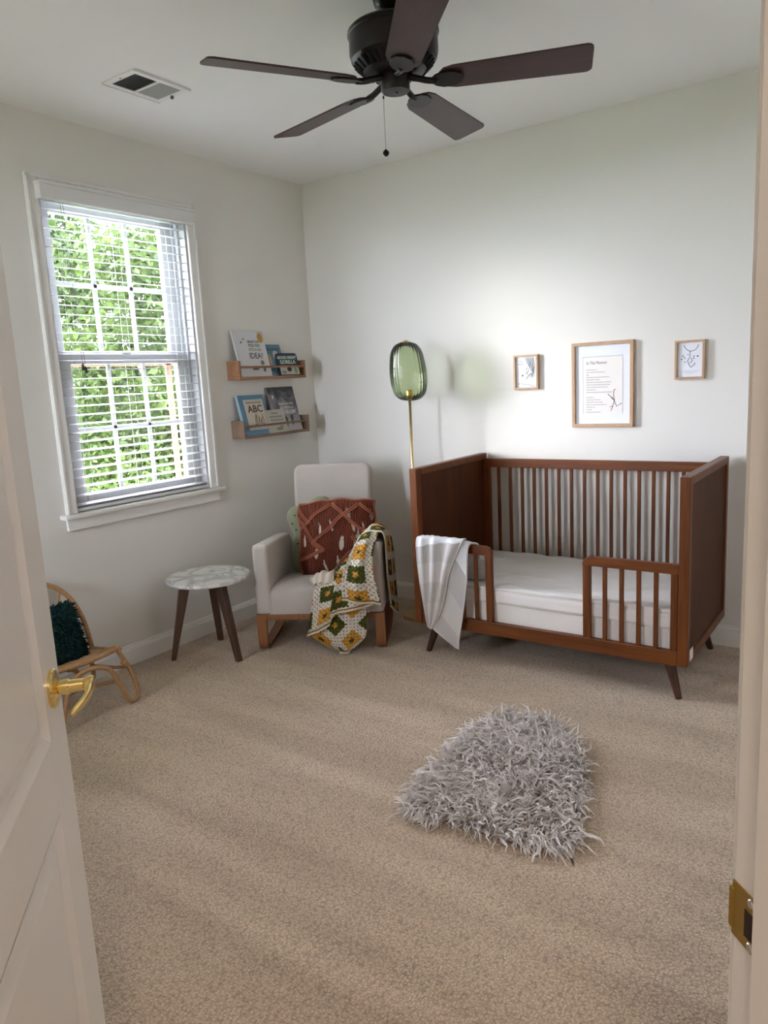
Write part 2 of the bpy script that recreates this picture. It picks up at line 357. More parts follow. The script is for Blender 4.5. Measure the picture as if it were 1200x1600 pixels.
def loft(rows, nu, nv, ripple=None):
    A = [cr(r, nu) for r in rows]; G = [[None] * nu for _ in range(nv)]
    for j in range(nu):
        col = cr([a[j] for a in A], nv)
        for i in range(nv): G[i][j] = col[i]
    if ripple: G = [[ripple(G[i][j], j / (nu - 1), i / (nv - 1)) for j in range(nu)] for i in range(nv)]
    return G
def uv_metric(G, rot=0.0, off=(0, 0)):
    r, c = len(G), len(G[0]); UV = [[None] * c for _ in range(r)]; k = r // 2
    ca, sa = math.cos(rot), math.sin(rot)
    us = [0.0]
    for j in range(1, c): us.append(us[-1] + float(np.linalg.norm(np.array(G[k][j]) - np.array(G[k][j - 1]))))
    mid = c // 2; vs = [0.0]
    for i in range(1, r): vs.append(vs[-1] + float(np.linalg.norm(np.array(G[i][mid]) - np.array(G[i - 1][mid]))))
    for i in range(r):
        for j in range(c): u, v = us[j], vs[i]; UV[i][j] = (u * ca - v * sa + off[0], u * sa + v * ca + off[1])
    return UV
def text(name, body, size, mat, parent, T, align='CENTER', shear=0.0, sx=1.0, bold=0.0):
    cu = bpy.data.curves.new(name, 'FONT'); cu.body = body; cu.size = size; cu.align_x = align; cu.align_y = 'CENTER'; cu.extrude = 0.0003; cu.shear = shear; cu.offset = bold; cu.resolution_u = 2
    tmp = bpy.data.objects.new(name, cu); me = bpy.data.meshes.new_from_object(tmp); bpy.data.objects.remove(tmp); me.materials.clear(); me.materials.append(mat)
    o = bpy.data.objects.new(name, me); COL.objects.link(o); o.parent = parent
    o.matrix_local = T @ Matrix.Diagonal((sx, 1, 1, 1)); return o
def cushion(w, h, t, n=24, pinch=0.0, pw=2.6):
    """closed puffy pillow in the XZ plane, thickness along Y"""
    V = []; Fs = []
    def pt(u, v, sgn):
        k = max(0.0, (1 - abs(u) ** pw)) ** 0.5 * max(0.0, (1 - abs(v) ** pw)) ** 0.5
        e = 1 - pinch * (1 - abs(u) ** 2) * abs(v) ** 6; e2 = 1 - pinch * (1 - abs(v) ** 2) * abs(u) ** 6
        return Vector((u * w / 2 * e2, sgn * t / 2 * k, v * h / 2 * e))
    mb = MB()
    for sgn in (1, -1):
        G = [[pt(-1 + 2 * j / n, -1 + 2 * i / n, sgn) for j in range(n + 1)] for i in range(n + 1)]
        b = len(mb.v); mb.grid(G)
        if sgn == 1: mb.f = [f[::-1] if min(f) >= b else f for f in mb.f]
    return mb

# ================================================================== THE ROOM
H = 2.743; XR = 3.75; YF = -4.0
wv = Vector((0.727, 0.687, 0)).normalized(); hv = Vector((wv.y, -wv.x, 0))      # along the angled wall, and out of the room into the hall
PS = Vector((3.27, -3.30, 0)); DW = 0.762; PH = PS - wv * DW                     # strike jamb and hinge jamb
def DT(p=PS):   # local frame on the angled wall: x along wall, y into hall, z up
    return Matrix(((wv.x, hv.x, 0, p.x), (wv.y, hv.y, 0, p.y), (0, 0, 1, 0), (0, 0, 0, 1)))
WY0, WY1, WZ0, WZ1 = -1.895, -1.020, 0.872, 2.405     # window opening in the left wall
struct(MB().box(-0.16, 6.6, -7.2, 0.16, -0.25, 0.0).build('floor', m_carpet))
struct(MB().box(-0.16, 6.6, -7.2, 0.16, H, H + 0.2).build('ceiling', m_ceil))
mb = MB()
for b in ((-0.16, 0, YF, WY0, 0, H), (-0.16, 0, WY1, 0.16, 0, H), (-0.16, 0, WY0, WY1, 0, WZ0), (-0.16, 0, WY0, WY1, WZ1, H)): mb.box(*b)
struct(mb.build('wall_left', m_wall))
struct(MB().box(0, XR, 0, 0.16, 0, H).build('wall_back', m_wall))
struct(MB().box(XR, XR + 0.12, -2.95, 0.16, 0, H).build('wall_right', m_wall))
FX0, FX1, FZ0, FZ1 = 0.42, 0.78, 0.872, 2.405     # unseen narrow opening added in the front wall to let fill light in
mb = MB()
for b in ((-0.16, FX0, YF - 0.12, YF, 0, H), (FX1, 2.62, YF - 0.12, YF, 0, H), (FX0, FX1, YF - 0.12, YF, 0, FZ0), (FX0, FX1, YF - 0.12, YF, FZ1, H)): mb.box(*b)
struct(mb.build('wall_front', m_wall))
mb = MB(); T = DT()
mb.box(0.02, 0.85, 0, 0.115, 0, H, T); mb.box(-DW - 0.02 - 0.42, -DW - 0.02, 0, 0.115, 0, H, T); mb.box(-DW - 0.02, 0.02, 0, 0.115, 2.07, H, T)
struct(mb.build('wall_angled', m_wall))
for nm, b in (('wall_hall_end', (-1.5, 1.9, 2.2, 2.3, 0, H)), ('wall_hall_left', (-1.3, -1.2, 0.1, 2.25, 0, H)), ('wall_hall_right', (1.2, 1.3, -0.4, 2.25, 0, H))):
    struct(MB().box(*b, T=T).build(nm, m_wall))
# baseboards with a stepped cap
def base_prof(): return [(0, 0), (0.013, 0), (0.013, 0.082), (0.0105, 0.086), (0.0105, 0.092), (0.006, 0.098), (0.005, 0.107), (0, 0.110)]
struct(MB().prism(base_prof(), YF, 0, lambda x, y, t: (x, t, y)).build('baseboard_left', m_trim))
struct(MB().prism(base_prof(), 0.0, XR, lambda x, y, t: (t, -x, y)).build('baseboard_back', m_trim))
struct(MB().prism(base_prof(), -2.9, 0, lambda x, y, t: (XR - x, t, y)).build('baseboard_right', m_trim))
struct(MB().prism(base_prof(), 0, 2.5, lambda x, y, t: (t, YF + x, y)).build('baseboard_front', m_trim))
# door frame
tr = sroot('trim_1')
box('strike_jamb', m_trim, tr, (0, 0.02, 0, 0.118, 0, 2.06), 0.002, T)
box('door_stop', m_trim, tr, (-0.012, 0.0, 0.043, 0.078, 0, 2.03), 0.003, T)
box('hall_casing', m_trim, tr, (0.006, 0.066, 0.116, 0.132, 0, 2.1), 0.004, T)
box('room_casing', m_trim, tr, (0.006, 0.066, -0.015, 0.0, 0, 2.1), 0.004, T)
box('hinge_jamb', m_trim, tr, (-DW - 0.02, -DW, 0, 0.118, 0, 2.06), 0.002, T)
box('room_casing', m_trim, tr, (-DW - 0.066, -DW - 0.006, -0.015, 0.0, 0, 2.1), 0.004, T)
box('head_jamb', m_trim, tr, (-DW - 0.02, 0.02, 0, 0.118, 2.04, 2.06), 0.002, T)
box('head_casing', m_trim, tr, (-DW - 0.066, 0.066, -0.015, 0.0, 2.045, 2.105), 0.004, T)
# strike plate on the right jamb
sp_ = MB().box(-0.0022, 0.0005, 0.0, 0.042, 0.905, 0.962, T).build('strike_plate', m_brass2, tr, bevel=0.001)
MB().box(-0.0040, 0.0, -0.003, 0.004, 0.912, 0.955, T).build('strike_lip', m_brass2, tr, bevel=0.002)
MB().box(-0.0026, -0.0005, 0.020, 0.038, 0.918, 0.946, T).build('latch_hole', m_hole, tr)
for z in (0.911, 0.956): MB().lathe([(0.0045, 0), (0.0035, 0.0012)], 10, T=T @ Matrix.Translation((-0.0022, 0.028, z)) @ Matrix.Rotation(-PI/2, 4, 'Y')).build('plate_screw', m_steel, tr)

# door, hinged on the left jamb, standing open into the room
dvec = Vector((-0.741, 0.671, 0)).normalized(); HG = Vector((2.16, -3.31, 0)) - dvec * 0.757
DM = Matrix(((dvec.x, -dvec.y, 0, HG.x), (dvec.y, dvec.x, 0, HG.y), (0, 0, 1, 0), (0, 0, 0, 1)))   # x: hinge->edge, y: away from the hall face
DWd = 0.757; dz0, dz1 = 0.012, 2.035
dr = sroot('door_1')
MB().box(0, DWd, 0.009, 0.027, dz0, dz1, DM).build('door_core', m_door, dr)
st = 0.118
for nm, b in (('stile', (0, st, 0, 0.036, dz0, dz1)), ('stile', (DWd - st, DWd, 0, 0.036, dz0, dz1)), ('rail', (st, DWd - st, 0, 0.036, dz0, 0.235)), ('rail', (st, DWd - st, 0, 0.036, 0.752, 0.882)), ('rail', (st, DWd - st, 0, 0.036, 1.92, dz1))):
    box(nm, m_door, dr, b, 0.0025, DM)
for z0, z1 in ((0.235, 0.752), (0.882, 1.92)):
    mb = MB(); x0, x1 = st, DWd - st
    rings = [(0.0, 0.0005), (0.010, 0.0045), (0.020, 0.0085), (0.030, 0.0085), (0.055, 0.0025)]
    vs = []
    for d, y in rings: vs += [DM @ Vector(p) for p in ((x0 + d, y, z0 + d), (x1 - d, y, z0 + d), (x1 - d, y, z1 - d), (x0 + d, y, z1 - d))]
    fs = [(4 * i + j, 4 * i + (j + 1) % 4, 4 * i + 4 + (j + 1) % 4, 4 * i + 4 + j) for i in range(len(rings) - 1) for j in range(4)]
    k = 4 * (len(rings) - 1); fs.append((k, k + 1, k + 2, k + 3))
    mb.add(vs, fs).build('panel', m_door, dr)
    mb = MB(); vs = []
    for d, y in rings: vs += [DM @ Vector(p) for p in ((x0 + d, 0.036 - y, z0 + d), (x1 - d, 0.036 - y, z0 + d), (x1 - d, 0.036 - y, z1 - d), (x0 + d, 0.036 - y, z1 - d))]
    mb.add(vs, [f[::-1] for f in fs]).build('panel', m_door, dr)
# lever handle: rosette, neck, drooping lever pointing back to the hinge
KZ = 0.955; KX = DWd - 0.064
hd = MB(); KT = DM @ Matrix.Translation((KX, 0, KZ)) @ Matrix.Rotation(PI/2, 4, 'X')   # local z now points out of the hall face
hd.lathe([(0.0335, 0), (0.0335, 0.004), (0.031, 0.0075), (0.024, 0.009), (0.019, 0.0115), (0.0115, 0.0135), (0.0115, 0.020)], 36, T=KT)
hroot = hd.build('door_handle', m_brass, dr, smooth=True); hroot.modifiers.new('e', 'EDGE_SPLIT').split_angle = math.radians(35)
MB().lathe([(0.0135, 0.018), (0.0135, 0.027), (0.0115, 0.029), (0.0112, 0.052), (0.0135, 0.054), (0.0142, 0.058), (0.0142, 0.067), (0.012, 0.069)], 28, T=KT).build('handle_neck', m_brass, hroot, smooth=True).modifiers.new('e', 'EDGE_SPLIT').split_angle = math.radians(35)
pts = cr([(0.006, 0.0, 0.062), (-0.016, 0.002, 0.066), (-0.040, 0.000, 0.066), (-0.062, -0.006, 0.060), (-0.080, -0.012, 0.050), (-0.084, -0.018, 0.044)], 16)
mb = MB(); G = []
for i, p in enumerate(pts):
    t = Vector(pts[min(i + 1, 15)] - pts[max(i - 1, 0)]).normalized(); up = Vector((0, 0, 1)); up = (up - t * up.dot(t)).normalized(); w = t.cross(up)
    hh = 0.0105 - 0.002 * i / 15; th = 0.0042
    G.append([KT @ (Vector(p) + w * hh * math.cos(a) + up * th * math.sin(a)) for a in np.linspace(0, 2 * PI, 13)])
mb.grid(G); mb.f += [tuple(range(12)), tuple(range(15 * 13, 15 * 13 + 12))]
mb.build('lever', m_brass, hroot, smooth=True)
MB().box(DWd - 0.001, DWd + 0.0015, 0.006, 0.030, KZ - 0.03, KZ + 0.03, DM).build('latch_plate', m_brass, dr)

# ================================================================== WINDOW
w = sroot('window_1'); yc = (WY0 + WY1) / 2
CW = 0.062
def cas(name, b): return box(name, m_trim, w, b, 0.006)
cas('casing', (0, 0.018, WY0 - CW, WY0, WZ0, WZ1 + CW)); cas('casing', (0, 0.018, WY1, WY1 + CW, WZ0, WZ1 + CW)); cas('casing', (0, 0.018, WY0, WY1, WZ1, WZ1 + CW))
for yy in (WY0 - CW + 0.004, WY1 + CW - 0.018): box('casing_bead', m_trim, w, (0.016, 0.024, yy, yy + 0.014, WZ0, WZ1 + CW), 0.003)
box('casing_bead', m_trim, w, (0.016, 0.024, WY0 - CW, WY1 + CW, WZ1 + CW - 0.018, WZ1 + CW - 0.004), 0.003)
box('stool', m_trim, w, (-0.06, 0.048, WY0 - CW - 0.028, WY1 + CW + 0.028, WZ0 - 0.022, WZ0), 0.006)
box('apron', m_trim, w, (0, 0.016, WY0 - CW, WY1 + CW, WZ0 - 0.082, WZ0 - 0.022), 0.004)
box('apron_bead', m_trim, w, (0.014, 0.022, WY0 - CW, WY1 + CW, WZ0 - 0.082, WZ0 - 0.066), 0.003)
# jamb liners, tracks
for y0, y1 in ((WY0, WY0 + 0.012), (WY1 - 0.012, WY1)): box('jamb', m_vinyl, w, (-0.16, 0.0, y0, y1, WZ0, WZ1), 0.001)
for sy in (1, -1):
    e = WY0 + 0.012 if sy > 0 else WY1 - 0.012
    for x0, x1, d in ((-0.056, -0.046, 0.016), (-0.094, -0.086, 0.022), (-0.135, -0.125, 0.022)):
        box('jamb_track', m_vinyl, w, (x0, x1, min(e, e + sy * d), max(e, e + sy * d), WZ0, WZ1), 0.001)
box('head_jamb', m_vinyl, w, (-0.16, 0.0, WY0, WY1, WZ1 - 0.012, WZ1), 0.001)
box('outer_sill', m_vinyl, w, (-0.20, -0.05, WY0, WY1, WZ0 - 0.03, WZ0 + 0.012), 0.001)
def sash(name, x, z0, z1, zb, zt, stw):
    y0, y1 = WY0 + 0.016, WY1 - 0.016; gy0, gy1 = y0 + stw, y1 - stw
    mb = MB(); xa, xb = x - 0.016, x + 0.016
    mb.box(xa, xb, y0, gy0, z0, z1); mb.box(xa, xb, gy1, y1, z0, z1); mb.box(xa, xb, gy0, gy1, z0, zb); mb.box(xa, xb, gy0, gy1, zt, z1)
    o = mb.build(name, m_vinyl, w, bevel=0.003)
    mw = 0.011; cw = (gy1 - gy0) / 3; ch = (zt - zb) / 2
    for k in (1, 2): box('muntin', m_vinyl, o, (x - 0.006, x + 0.006, gy0 + k * cw - mw, gy0 + k * cw + mw, zb, zt), 0.002)
    box('muntin', m_vinyl, o, (x - 0.006, x + 0.006, gy0, gy1, zb + ch - mw, zb + ch + mw), 0.002)
    pane = None
    for i in range(3):
        for j in range(2):
            if pane is None: pane = MB().box(-0.0012, 0.0012, 0, cw - 0.002, 0, ch - 0.002).build('pane', m_pane, o); pane.location = (x, gy0 + 0.001, zb + 0.001)
            else: share(pane, o, (x, gy0 + i * cw + 0.001, zb + j * ch + 0.001))
    return o
lo = sash('lower_sash', -0.070, WZ0 + 0.012, 1.655, 0.945, 1.603, 0.090)
up = sash('upper_sash', -0.108, 1.622, WZ1 - 0.012, 1.668, 2.333, 0.090)
box('sash_lock', m_steel, lo, (-0.08, -0.055, yc - 0.03, yc + 0.03, 1.655, 1.668), 0.003)
box('tilt_latch', m_steel, lo, (-0.062, -0.05, WY1 - 0.085, WY1 - 0.055, 1.60, 1.63), 0.003)
mb = MB(); a, b, c, d = WY0 + 0.055, WY1 - 0.055, WZ0 + 0.02, 1.625
for q in ((-0.150, -0.138, a, a + 0.05, c, d), (-0.150, -0.138, b - 0.062, b - 0.026, c, d), (-0.150, -0.138, a, b, c, c + 0.035), (-0.150, -0.138, a, b, d - 0.03, d)): mb.box(*q)
mb.build('screen_frame', m_terra, w, bevel=0.002)

# added fill-light window: plain double sash
w2 = sroot('fill_window')
for b in ((FX0 - CW, FX0, YF, YF + 0.018, FZ0, FZ1 + CW), (FX1, FX1 + CW, YF, YF + 0.018, FZ0, FZ1 + CW), (FX0, FX1, YF, YF + 0.018, FZ1, FZ1 + CW)): box('casing', m_trim, w2, b, 0.006)
box('stool', m_trim, w2, (FX0 - CW - 0.028, FX1 + CW + 0.028, YF - 0.06, YF + 0.048, FZ0 - 0.022, FZ0), 0.006)
fm = (FZ0 + FZ1) / 2
for y, z0, z1 in ((YF - 0.06, FZ0, fm + 0.02), (YF - 0.095, fm - 0.02, FZ1)):
    mb = MB()
    for b in ((FX0, FX0 + 0.05, y - 0.016, y + 0.016, z0, z1), (FX1 - 0.05, FX1, y - 0.016, y + 0.016, z0, z1), (FX0 + 0.05, FX1 - 0.05, y - 0.016, y + 0.016, z0, z0 + 0.05), (FX0 + 0.05, FX1 - 0.05, y - 0.016, y + 0.016, z1 - 0.045, z1)): mb.box(*b)
    o = mb.build('sash', m_vinyl, w2, bevel=0.003)
    MB().box(FX0 + 0.048, FX1 - 0.048, y - 0.0012, y + 0.0012, z0 + 0.048, z1 - 0.043).build('pane', m_pane, o)

# blind
bl = thing('window_blind', 'white two inch slatted blind with open slats and valance hanging in the window', 'blind', (0, yc, WZ1))
box('valance', m_val, bl, (0.024, 0.058, -0.455, 0.455, -0.052, 0.018), 0.006)
box('valance_return', m_val, bl, (0.0, 0.030, -0.455, -0.447, -0.052, 0.018), 0.002); box('valance_return', m_val, bl, (0.0, 0.030, 0.447, 0.455, -0.052, 0.018), 0.002)
box('valance_crown', m_val, bl, (0.020, 0.066, -0.463, 0.463, 0.012, 0.026), 0.005)
box('head_rail', m_slat, bl, (-0.045, 0.0, -0.432, 0.432, -0.045, -0.014), 0.002)
NS = 33; pitch = 1.465 / NS
sl = None; tilt = 0.10
for i in range(NS):
    z = -0.075 - i * pitch
    if sl is None:
        prof = [(-0.025, 0.0), (-0.0125, 0.0012), (0, 0.0016), (0.0125, 0.0012), (0.025, 0.0), (0.025, -0.0020), (0.0125, -0.0010), (0, -0.0006), (-0.0125, -0.0010), (-0.025, -0.0020)]
        ct, s_ = math.cos(-tilt), math.sin(-tilt)
        sl = MB().prism([(x * ct - y * s_, x * s_ + y * ct) for x, y in prof], -0.431, 0.431, lambda x, y, t: (x, t, y)).build('slat', m_slat, bl); sl.location = (-0.020, 0, z)
    else: share(sl, bl, (-0.020, 0, z))
box('bottom_rail', m_slat, bl, (-0.042, 0.006, -0.431, 0.431, -1.533 + 0.004, -1.533 + 0.022), 0.003)
for yy in (-0.33, -0.02, 0.33):
    for x in (-0.046, 0.006): MB().tube([(x, yy, -0.045), (x, yy, -1.525)], 0.0009, 5).build('ladder_cord', m_cord, bl)
for yy, zz in ((-0.315, -0.80), (-0.302, -0.815)):
    MB().tube(cr([(0.008, yy - 0.012, -0.05), (0.012, yy, -0.4), (0.012, yy + 0.004, zz)], 8), 0.0011, 5).build('lift_cord', m_dark, bl)
    MB().lathe([(0.003, 0.0), (0.006, -0.006), (0.009, -0.030), (0.006, -0.035)], 10, c=(0.012, yy + 0.004, zz)).build('cord_tassel', m_dark, bl, smooth=True)
MB().tube(cr([(0.004, -0.25, -1.51), (0.020, -0.245, -1.535), (0.030, -0.235, -1.541)], 6), 0.001, 5).build('cord_end', m_cord, bl)

# ================================================================== OUTSIDE
struct(MB().box(-60, 25, -60, 50, -3.4, -3.2).build('ground', m_lawn))
struct(MB().box(-6.0, -0.6, -9.0, 6.0, -3.2, -3.12).build('bounce_slab', m_bounce))  # unseen pale slab added to bounce daylight up to the ceiling
def tree(label, x, y, z0, zc, rx, rz, n, size, seed, tone=0.5):
    rng = np.random.default_rng(seed)
    t = thing('leafy_tree', label, 'tree', (x, y, -3.2), 0, 'trees outside the window')
    top = zc + 3.2
    MB().tube(cr([(0, 0, -0.05), (0.08, 0.03, top * 0.4), (-0.05, 0.06, top * 0.75), (0.05, 0, top)], 9), [0.20, 0.18, 0.16, 0.14, 0.12, 0.10, 0.08, 0.06, 0.04], 8).build('trunk', m_bark, t, smooth=True)
    br = MB()
    for k in range(9):
        a = rng.uniform(0, 2 * PI); h = top * rng.uniform(0.45, 0.9); r = rx * rng.uniform(0.5, 0.85)
        br.tube(cr([(0, 0, h - 0.3), (r * 0.5 * math.cos(a), r * 0.5 * math.sin(a), h + 0.2), (r * math.cos(a), r * math.sin(a), h + rz * 0.35)], 5), [0.06, 0.05, 0.04, 0.03, 0.015], 6)
    br.build('branches', m_bark, t)
    nc = 46; d = rng.normal(size=(nc, 3)); d /= np.linalg.norm(d, axis=1)[:, None]
    cen = d * (rng.uniform(0.25, 1.0, nc) ** 0.5)[:, None] * np.array([rx, rx, rz]); 
    ci = rng.integers(0, nc, n)
    p = cen[ci] + rng.normal(size=(n, 3)) * np.array([0.30, 0.30, 0.24]) * rx * 0.55 + np.array([0, 0, top])
    a = rng.normal(size=(n, 3)); a /= np.linalg.norm(a, axis=1)[:, None]; b = np.cross(a, rng.normal(size=(n, 3))); b /= np.linalg.norm(b, axis=1)[:, None]
    s = size * rng.uniform(0.6, 1.3, n)[:, None]
    V = np.stack([p - a * s, p + b * s * 0.45, p + a * s, p - b * s * 0.45], 1).reshape(-1, 3)
    me = bpy.data.meshes.new('foliage'); me.vertices.add(4 * n); me.vertices.foreach_set('co', V.ravel().astype(np.float32))
    me.loops.add(4 * n); me.loops.foreach_set('vertex_index', np.arange(4 * n, dtype=np.int32)); me.polygons.add(n); me.polygons.foreach_set('loop_start', np.arange(0, 4 * n, 4, dtype=np.int32))
    me.update(calc_edges=True); at = me.attributes.new('tone', 'FLOAT', 'FACE')
    tn = np.clip(rng.uniform(-0.25, 0.25, nc)[ci] + rng.normal(0, 0.2, n) + tone, 0, 1); at.data.foreach_set('value', tn.astype(np.float32))
    me.materials.append(m_leaf); o = bpy.data.objects.new('foliage', me); COL.objects.link(o); o.parent = t; o['kind'] = 'stuff'
    return t
tree('tall bright green tree filling the right half of the window view', -7.0, 4.6, 0, 1.9, 2.0, 2.9, 26000, 0.075, 1, 0.66)
tree('darker green tree at the right edge of the window view', -4.6, 4.9, 0, 0.9, 1.5, 2.7, 20000, 0.06, 2, 0.45)
tree('hazy blue green tree at the left edge of the window view', -11.5, 4.6, 0, 2.3, 2.5, 3.4, 24000, 0.10, 3, 0.35)
tree('low yellow green shrubby tree at the bottom of the window view', -5.6, 3.0, 0, -0.9, 1.6, 1.6, 16000, 0.06, 4, 0.75)
tree('distant mid green tree behind the window trees', -13.0, 12.5, 0, 2.0, 3.2, 4.2, 16000, 0.13, 5, 0.5)
hs = thing('neighbour_house', 'pale neighbouring house half hidden behind the trees outside', 'house', (-21.5, 10.0, -3.2))
box('house_wall', m_house, hs, (-3, 3, -4, 4, 0, 4.6), 0.0)
MB().prism([(-3.4, 4.6), (3.4, 4.6), (0, 6.6)], -4.3, 4.3, lambda x, y, t: (x, t, y)).build('house_roof', m_roof, hs)
for yy in (-2.6, -0.4, 1.8): MB().box(2.96, 3.05, yy, yy + 1.0, 2.6, 4.0).build('house_window', m_roof, hs)

# ================================================================== CEILING FAN
FX, FY, FZ = 1.8588, -1.6576, 2.450
fan = thing('ceiling_fan', 'dark bronze ceiling fan with five mahogany blades mounted on the ceiling', 'ceiling fan', (FX, FY, H))
dzf = FZ - H
MB().lathe([(0.066, 0.0), (0.066, -0.020), (0.060, -0.045), (0.030, -0.062), (0.014, -0.066)], 40).build('canopy', m_bronze, fan, smooth=True)
MB().lathe([(0.0135, -0.06), (0.0135, -0.125)], 20).build('down_rod', m_bronze, fan, smooth=True)
hz = FZ - H + 0.174
prof = [(0.03, 0.012), (0.10, 0.008), (0.148, -0.002), (0.156, -0.010), (0.157, -0.020), (0.152, -0.024), (0.153, -0.080), (0.148, -0.098), (0.112, -0.132), (0.085, -0.146), (0.05, -0.148)]
ho = MB().lathe([(r, z + hz) for r, z in prof], 56).build('motor_housing', m_bronze, fan, smooth=True); ho.modifiers.new('e', 'EDGE_SPLIT').split_angle = math.radians(30)
sv = MB()
for k in range(30):
    a = 2 * PI * k / 30
    Rm = Matrix.Rotation(a, 4, 'Z') @ Matrix.Translation((0.124, 0, hz - 0.1225)) @ Matrix.Rotation(math.radians(-43.5), 4, 'Y')
    sv.box(-0.019, 0.019, -0.0045, 0.0045, -0.003, 0.001, Rm)
so = sv.build('vent_slots', m_slot, ho); so['kind'] = 'stuff'
MB().lathe([(0.062, dzf + 0.054), (0.066, dzf + 0.042), (0.062, dzf + 0.026), (0.050, dzf + 0.024), (0.050, dzf - 0.020), (0.047, dzf - 0.026), (0.0, dzf - 0.028)], 40, cap=False).build('switch_cup', m_bronze, fan, smooth=True).modifiers.new('e', 'EDGE_SPLIT').split_angle = math.radians(40)
MB().lathe([(0.004, 0), (0.003, -0.003)], 10, c=(0.005, 0.0, dzf - 0.0275)).build('cup_screw', m_slot, fan)
def blade_outline():
    pts = [(0.155, -0.028), (0.172, -0.048), (0.205, -0.058), (0.640, -0.070)]
    for a in np.linspace(-PI/2, 0, 5): pts.append((0.638 + 0.022 * math.cos(a), -0.048 + 0.022 * math.sin(a)))
    for a in np.linspace(0, PI/2, 5): pts.append((0.638 + 0.022 * math.cos(a), 0.048 + 0.022 * math.sin(a)))
    pts += [(0.640, 0.070), (0.205, 0.058), (0.172, 0.048), (0.155, 0.028)]
    out = []
    for p in pts:
        if not out or (abs(p[0] - out[-1][0]) + abs(p[1] - out[-1][1])) > 1e-4: out.append(p)
    return out
bmesh_ = None; im = None
for k in range(5):
    a = 0.4064 + 2 * PI * k / 5
    if bmesh_ is None:
        Tb = Matrix.Rotation(math.radians(-13), 4, 'X')
        bd = MB().prism(blade_outline(), -0.003, 0.003, lambda x, y, t: Tb @ Vector((x, y, t))).build('blade', m_blade, fan, bevel=0.0015)
        ib = MB()
        fl = [(0.125, -0.010), (0.140, -0.028), (0.165, -0.040), (0.205, -0.039), (0.230, -0.024), (0.238, 0.0), (0.230, 0.024), (0.205, 0.039), (0.165, 0.040), (0.140, 0.028), (0.125, 0.010)]
        ib.prism(fl, -0.010, -0.003, lambda x, y, t: Tb @ Vector((x, y, t)))
        ib.tube(cr([(0.050, 0, 0.016), (0.085, 0, 0.006), (0.115, 0, -0.003), (0.150, 0, -0.007)], 8), [0.012, 0.012, 0.011, 0.011, 0.011, 0.011, 0.011, 0.010], 8)
        bi = ib.build('blade_iron', m_bronze, bd, bevel=0.002)
        bmesh_, im = bd, bi
    else:
        bd = share(bmesh_, fan); bi = share(im, bd)
    bd.location = (0, 0, dzf); bd.rotation_euler = (0, 0, a)
pc = MB().tube([(-0.036, -0.024, dzf - 0.018), (-0.036, -0.024, dzf - 0.212)], 0.0013, 6).build('pull_chain', m_steel, fan)
MB().lathe([(0.002, 0), (0.010, -0.008), (0.011, -0.014), (0.006, -0.022), (0.0, -0.024)], 14, c=(-0.036, -0.024, dzf - 0.209), cap=False).build('chain_knob', m_slot, pc, smooth=True)
MB().lathe([(0.002, 0), (0.0035, -0.004), (0.002, -0.010)], 8, c=(-0.036, -0.024, dzf - 0.036)).build('chain_link', m_slot, pc)

# ceiling register
vn = thing('air_vent', 'white ceiling register with one dark and one grey grille', 'air vent', (0.6125, -1.6985, H))
vx, vy = 0.105, 0.150
mb = MB()
for b in ((-vx, vx, -vy, -vy + 0.030, -0.006, 0), (-vx, vx, vy - 0.030, vy, -0.006, 0), (-vx, -vx + 0.028, -vy + 0.030, vy - 0.030, -0.006, 0), (vx - 0.028, vx, -vy + 0.030, vy - 0.030, -0.006, 0), (-vx + 0.028, vx - 0.028, -0.007, 0.007, -0.006, 0)): mb.box(*b)
mb.build('face_frame', m_ventw, vn, bevel=0.002)
box('frame_flange', m_ventw, vn, (-vx - 0.003, -vx + 0.004, -vy, vy, -0.010, 0), 0.001)
box('frame_flange', m_ventw, vn, (vx - 0.004, vx + 0.003, -vy, vy, -0.010, 0), 0.001)
MB().box(-vx + 0.02, vx - 0.02, -vy + 0.02, 0.0, -0.0015, -0.0002).build('duct_opening', m_ventd, vn)
MB().box(-vx + 0.02, vx - 0.02, 0.0, vy - 0.02, -0.0015, -0.0002).build('damper', m_ventg, vn)
fin = None
for k in range(26):
    yy = -vy + 0.034 + k * 0.0093
    if abs(yy) < 0.009: continue
    if fin is None:
        Tf = Matrix.Rotation(math.radians(40), 4, 'X'); fin = MB().box(-vx + 0.028, vx - 0.028, -0.0028, 0.0028, -0.0003, 0.0003, Tf).build('fin', m_ventd, vn); fin.location = (0, yy, -0.0038)
        fin2 = MB().box(-vx + 0.028, vx - 0.028, -0.0028, 0.0028, -0.0003, 0.0003, Matrix.Rotation(math.radians(-40), 4, 'X')).build('fin', m_ventg, vn); fin2.location = (0, vy - 0.034, -0.0038)
    else: share(fin if yy < 0 else fin2, vn, (0, yy, -0.0038))
box('damper_lever', m_ventd, vn, (-0.006, 0.006, vy - 0.022, vy - 0.012, -0.018, -0.004), 0.001)
for yy in (-vy + 0.015,): MB().lathe([(0.004, 0), (0.003, -0.002)], 8, c=(0, yy, -0.006)).build('vent_screw', m_ventd, vn)

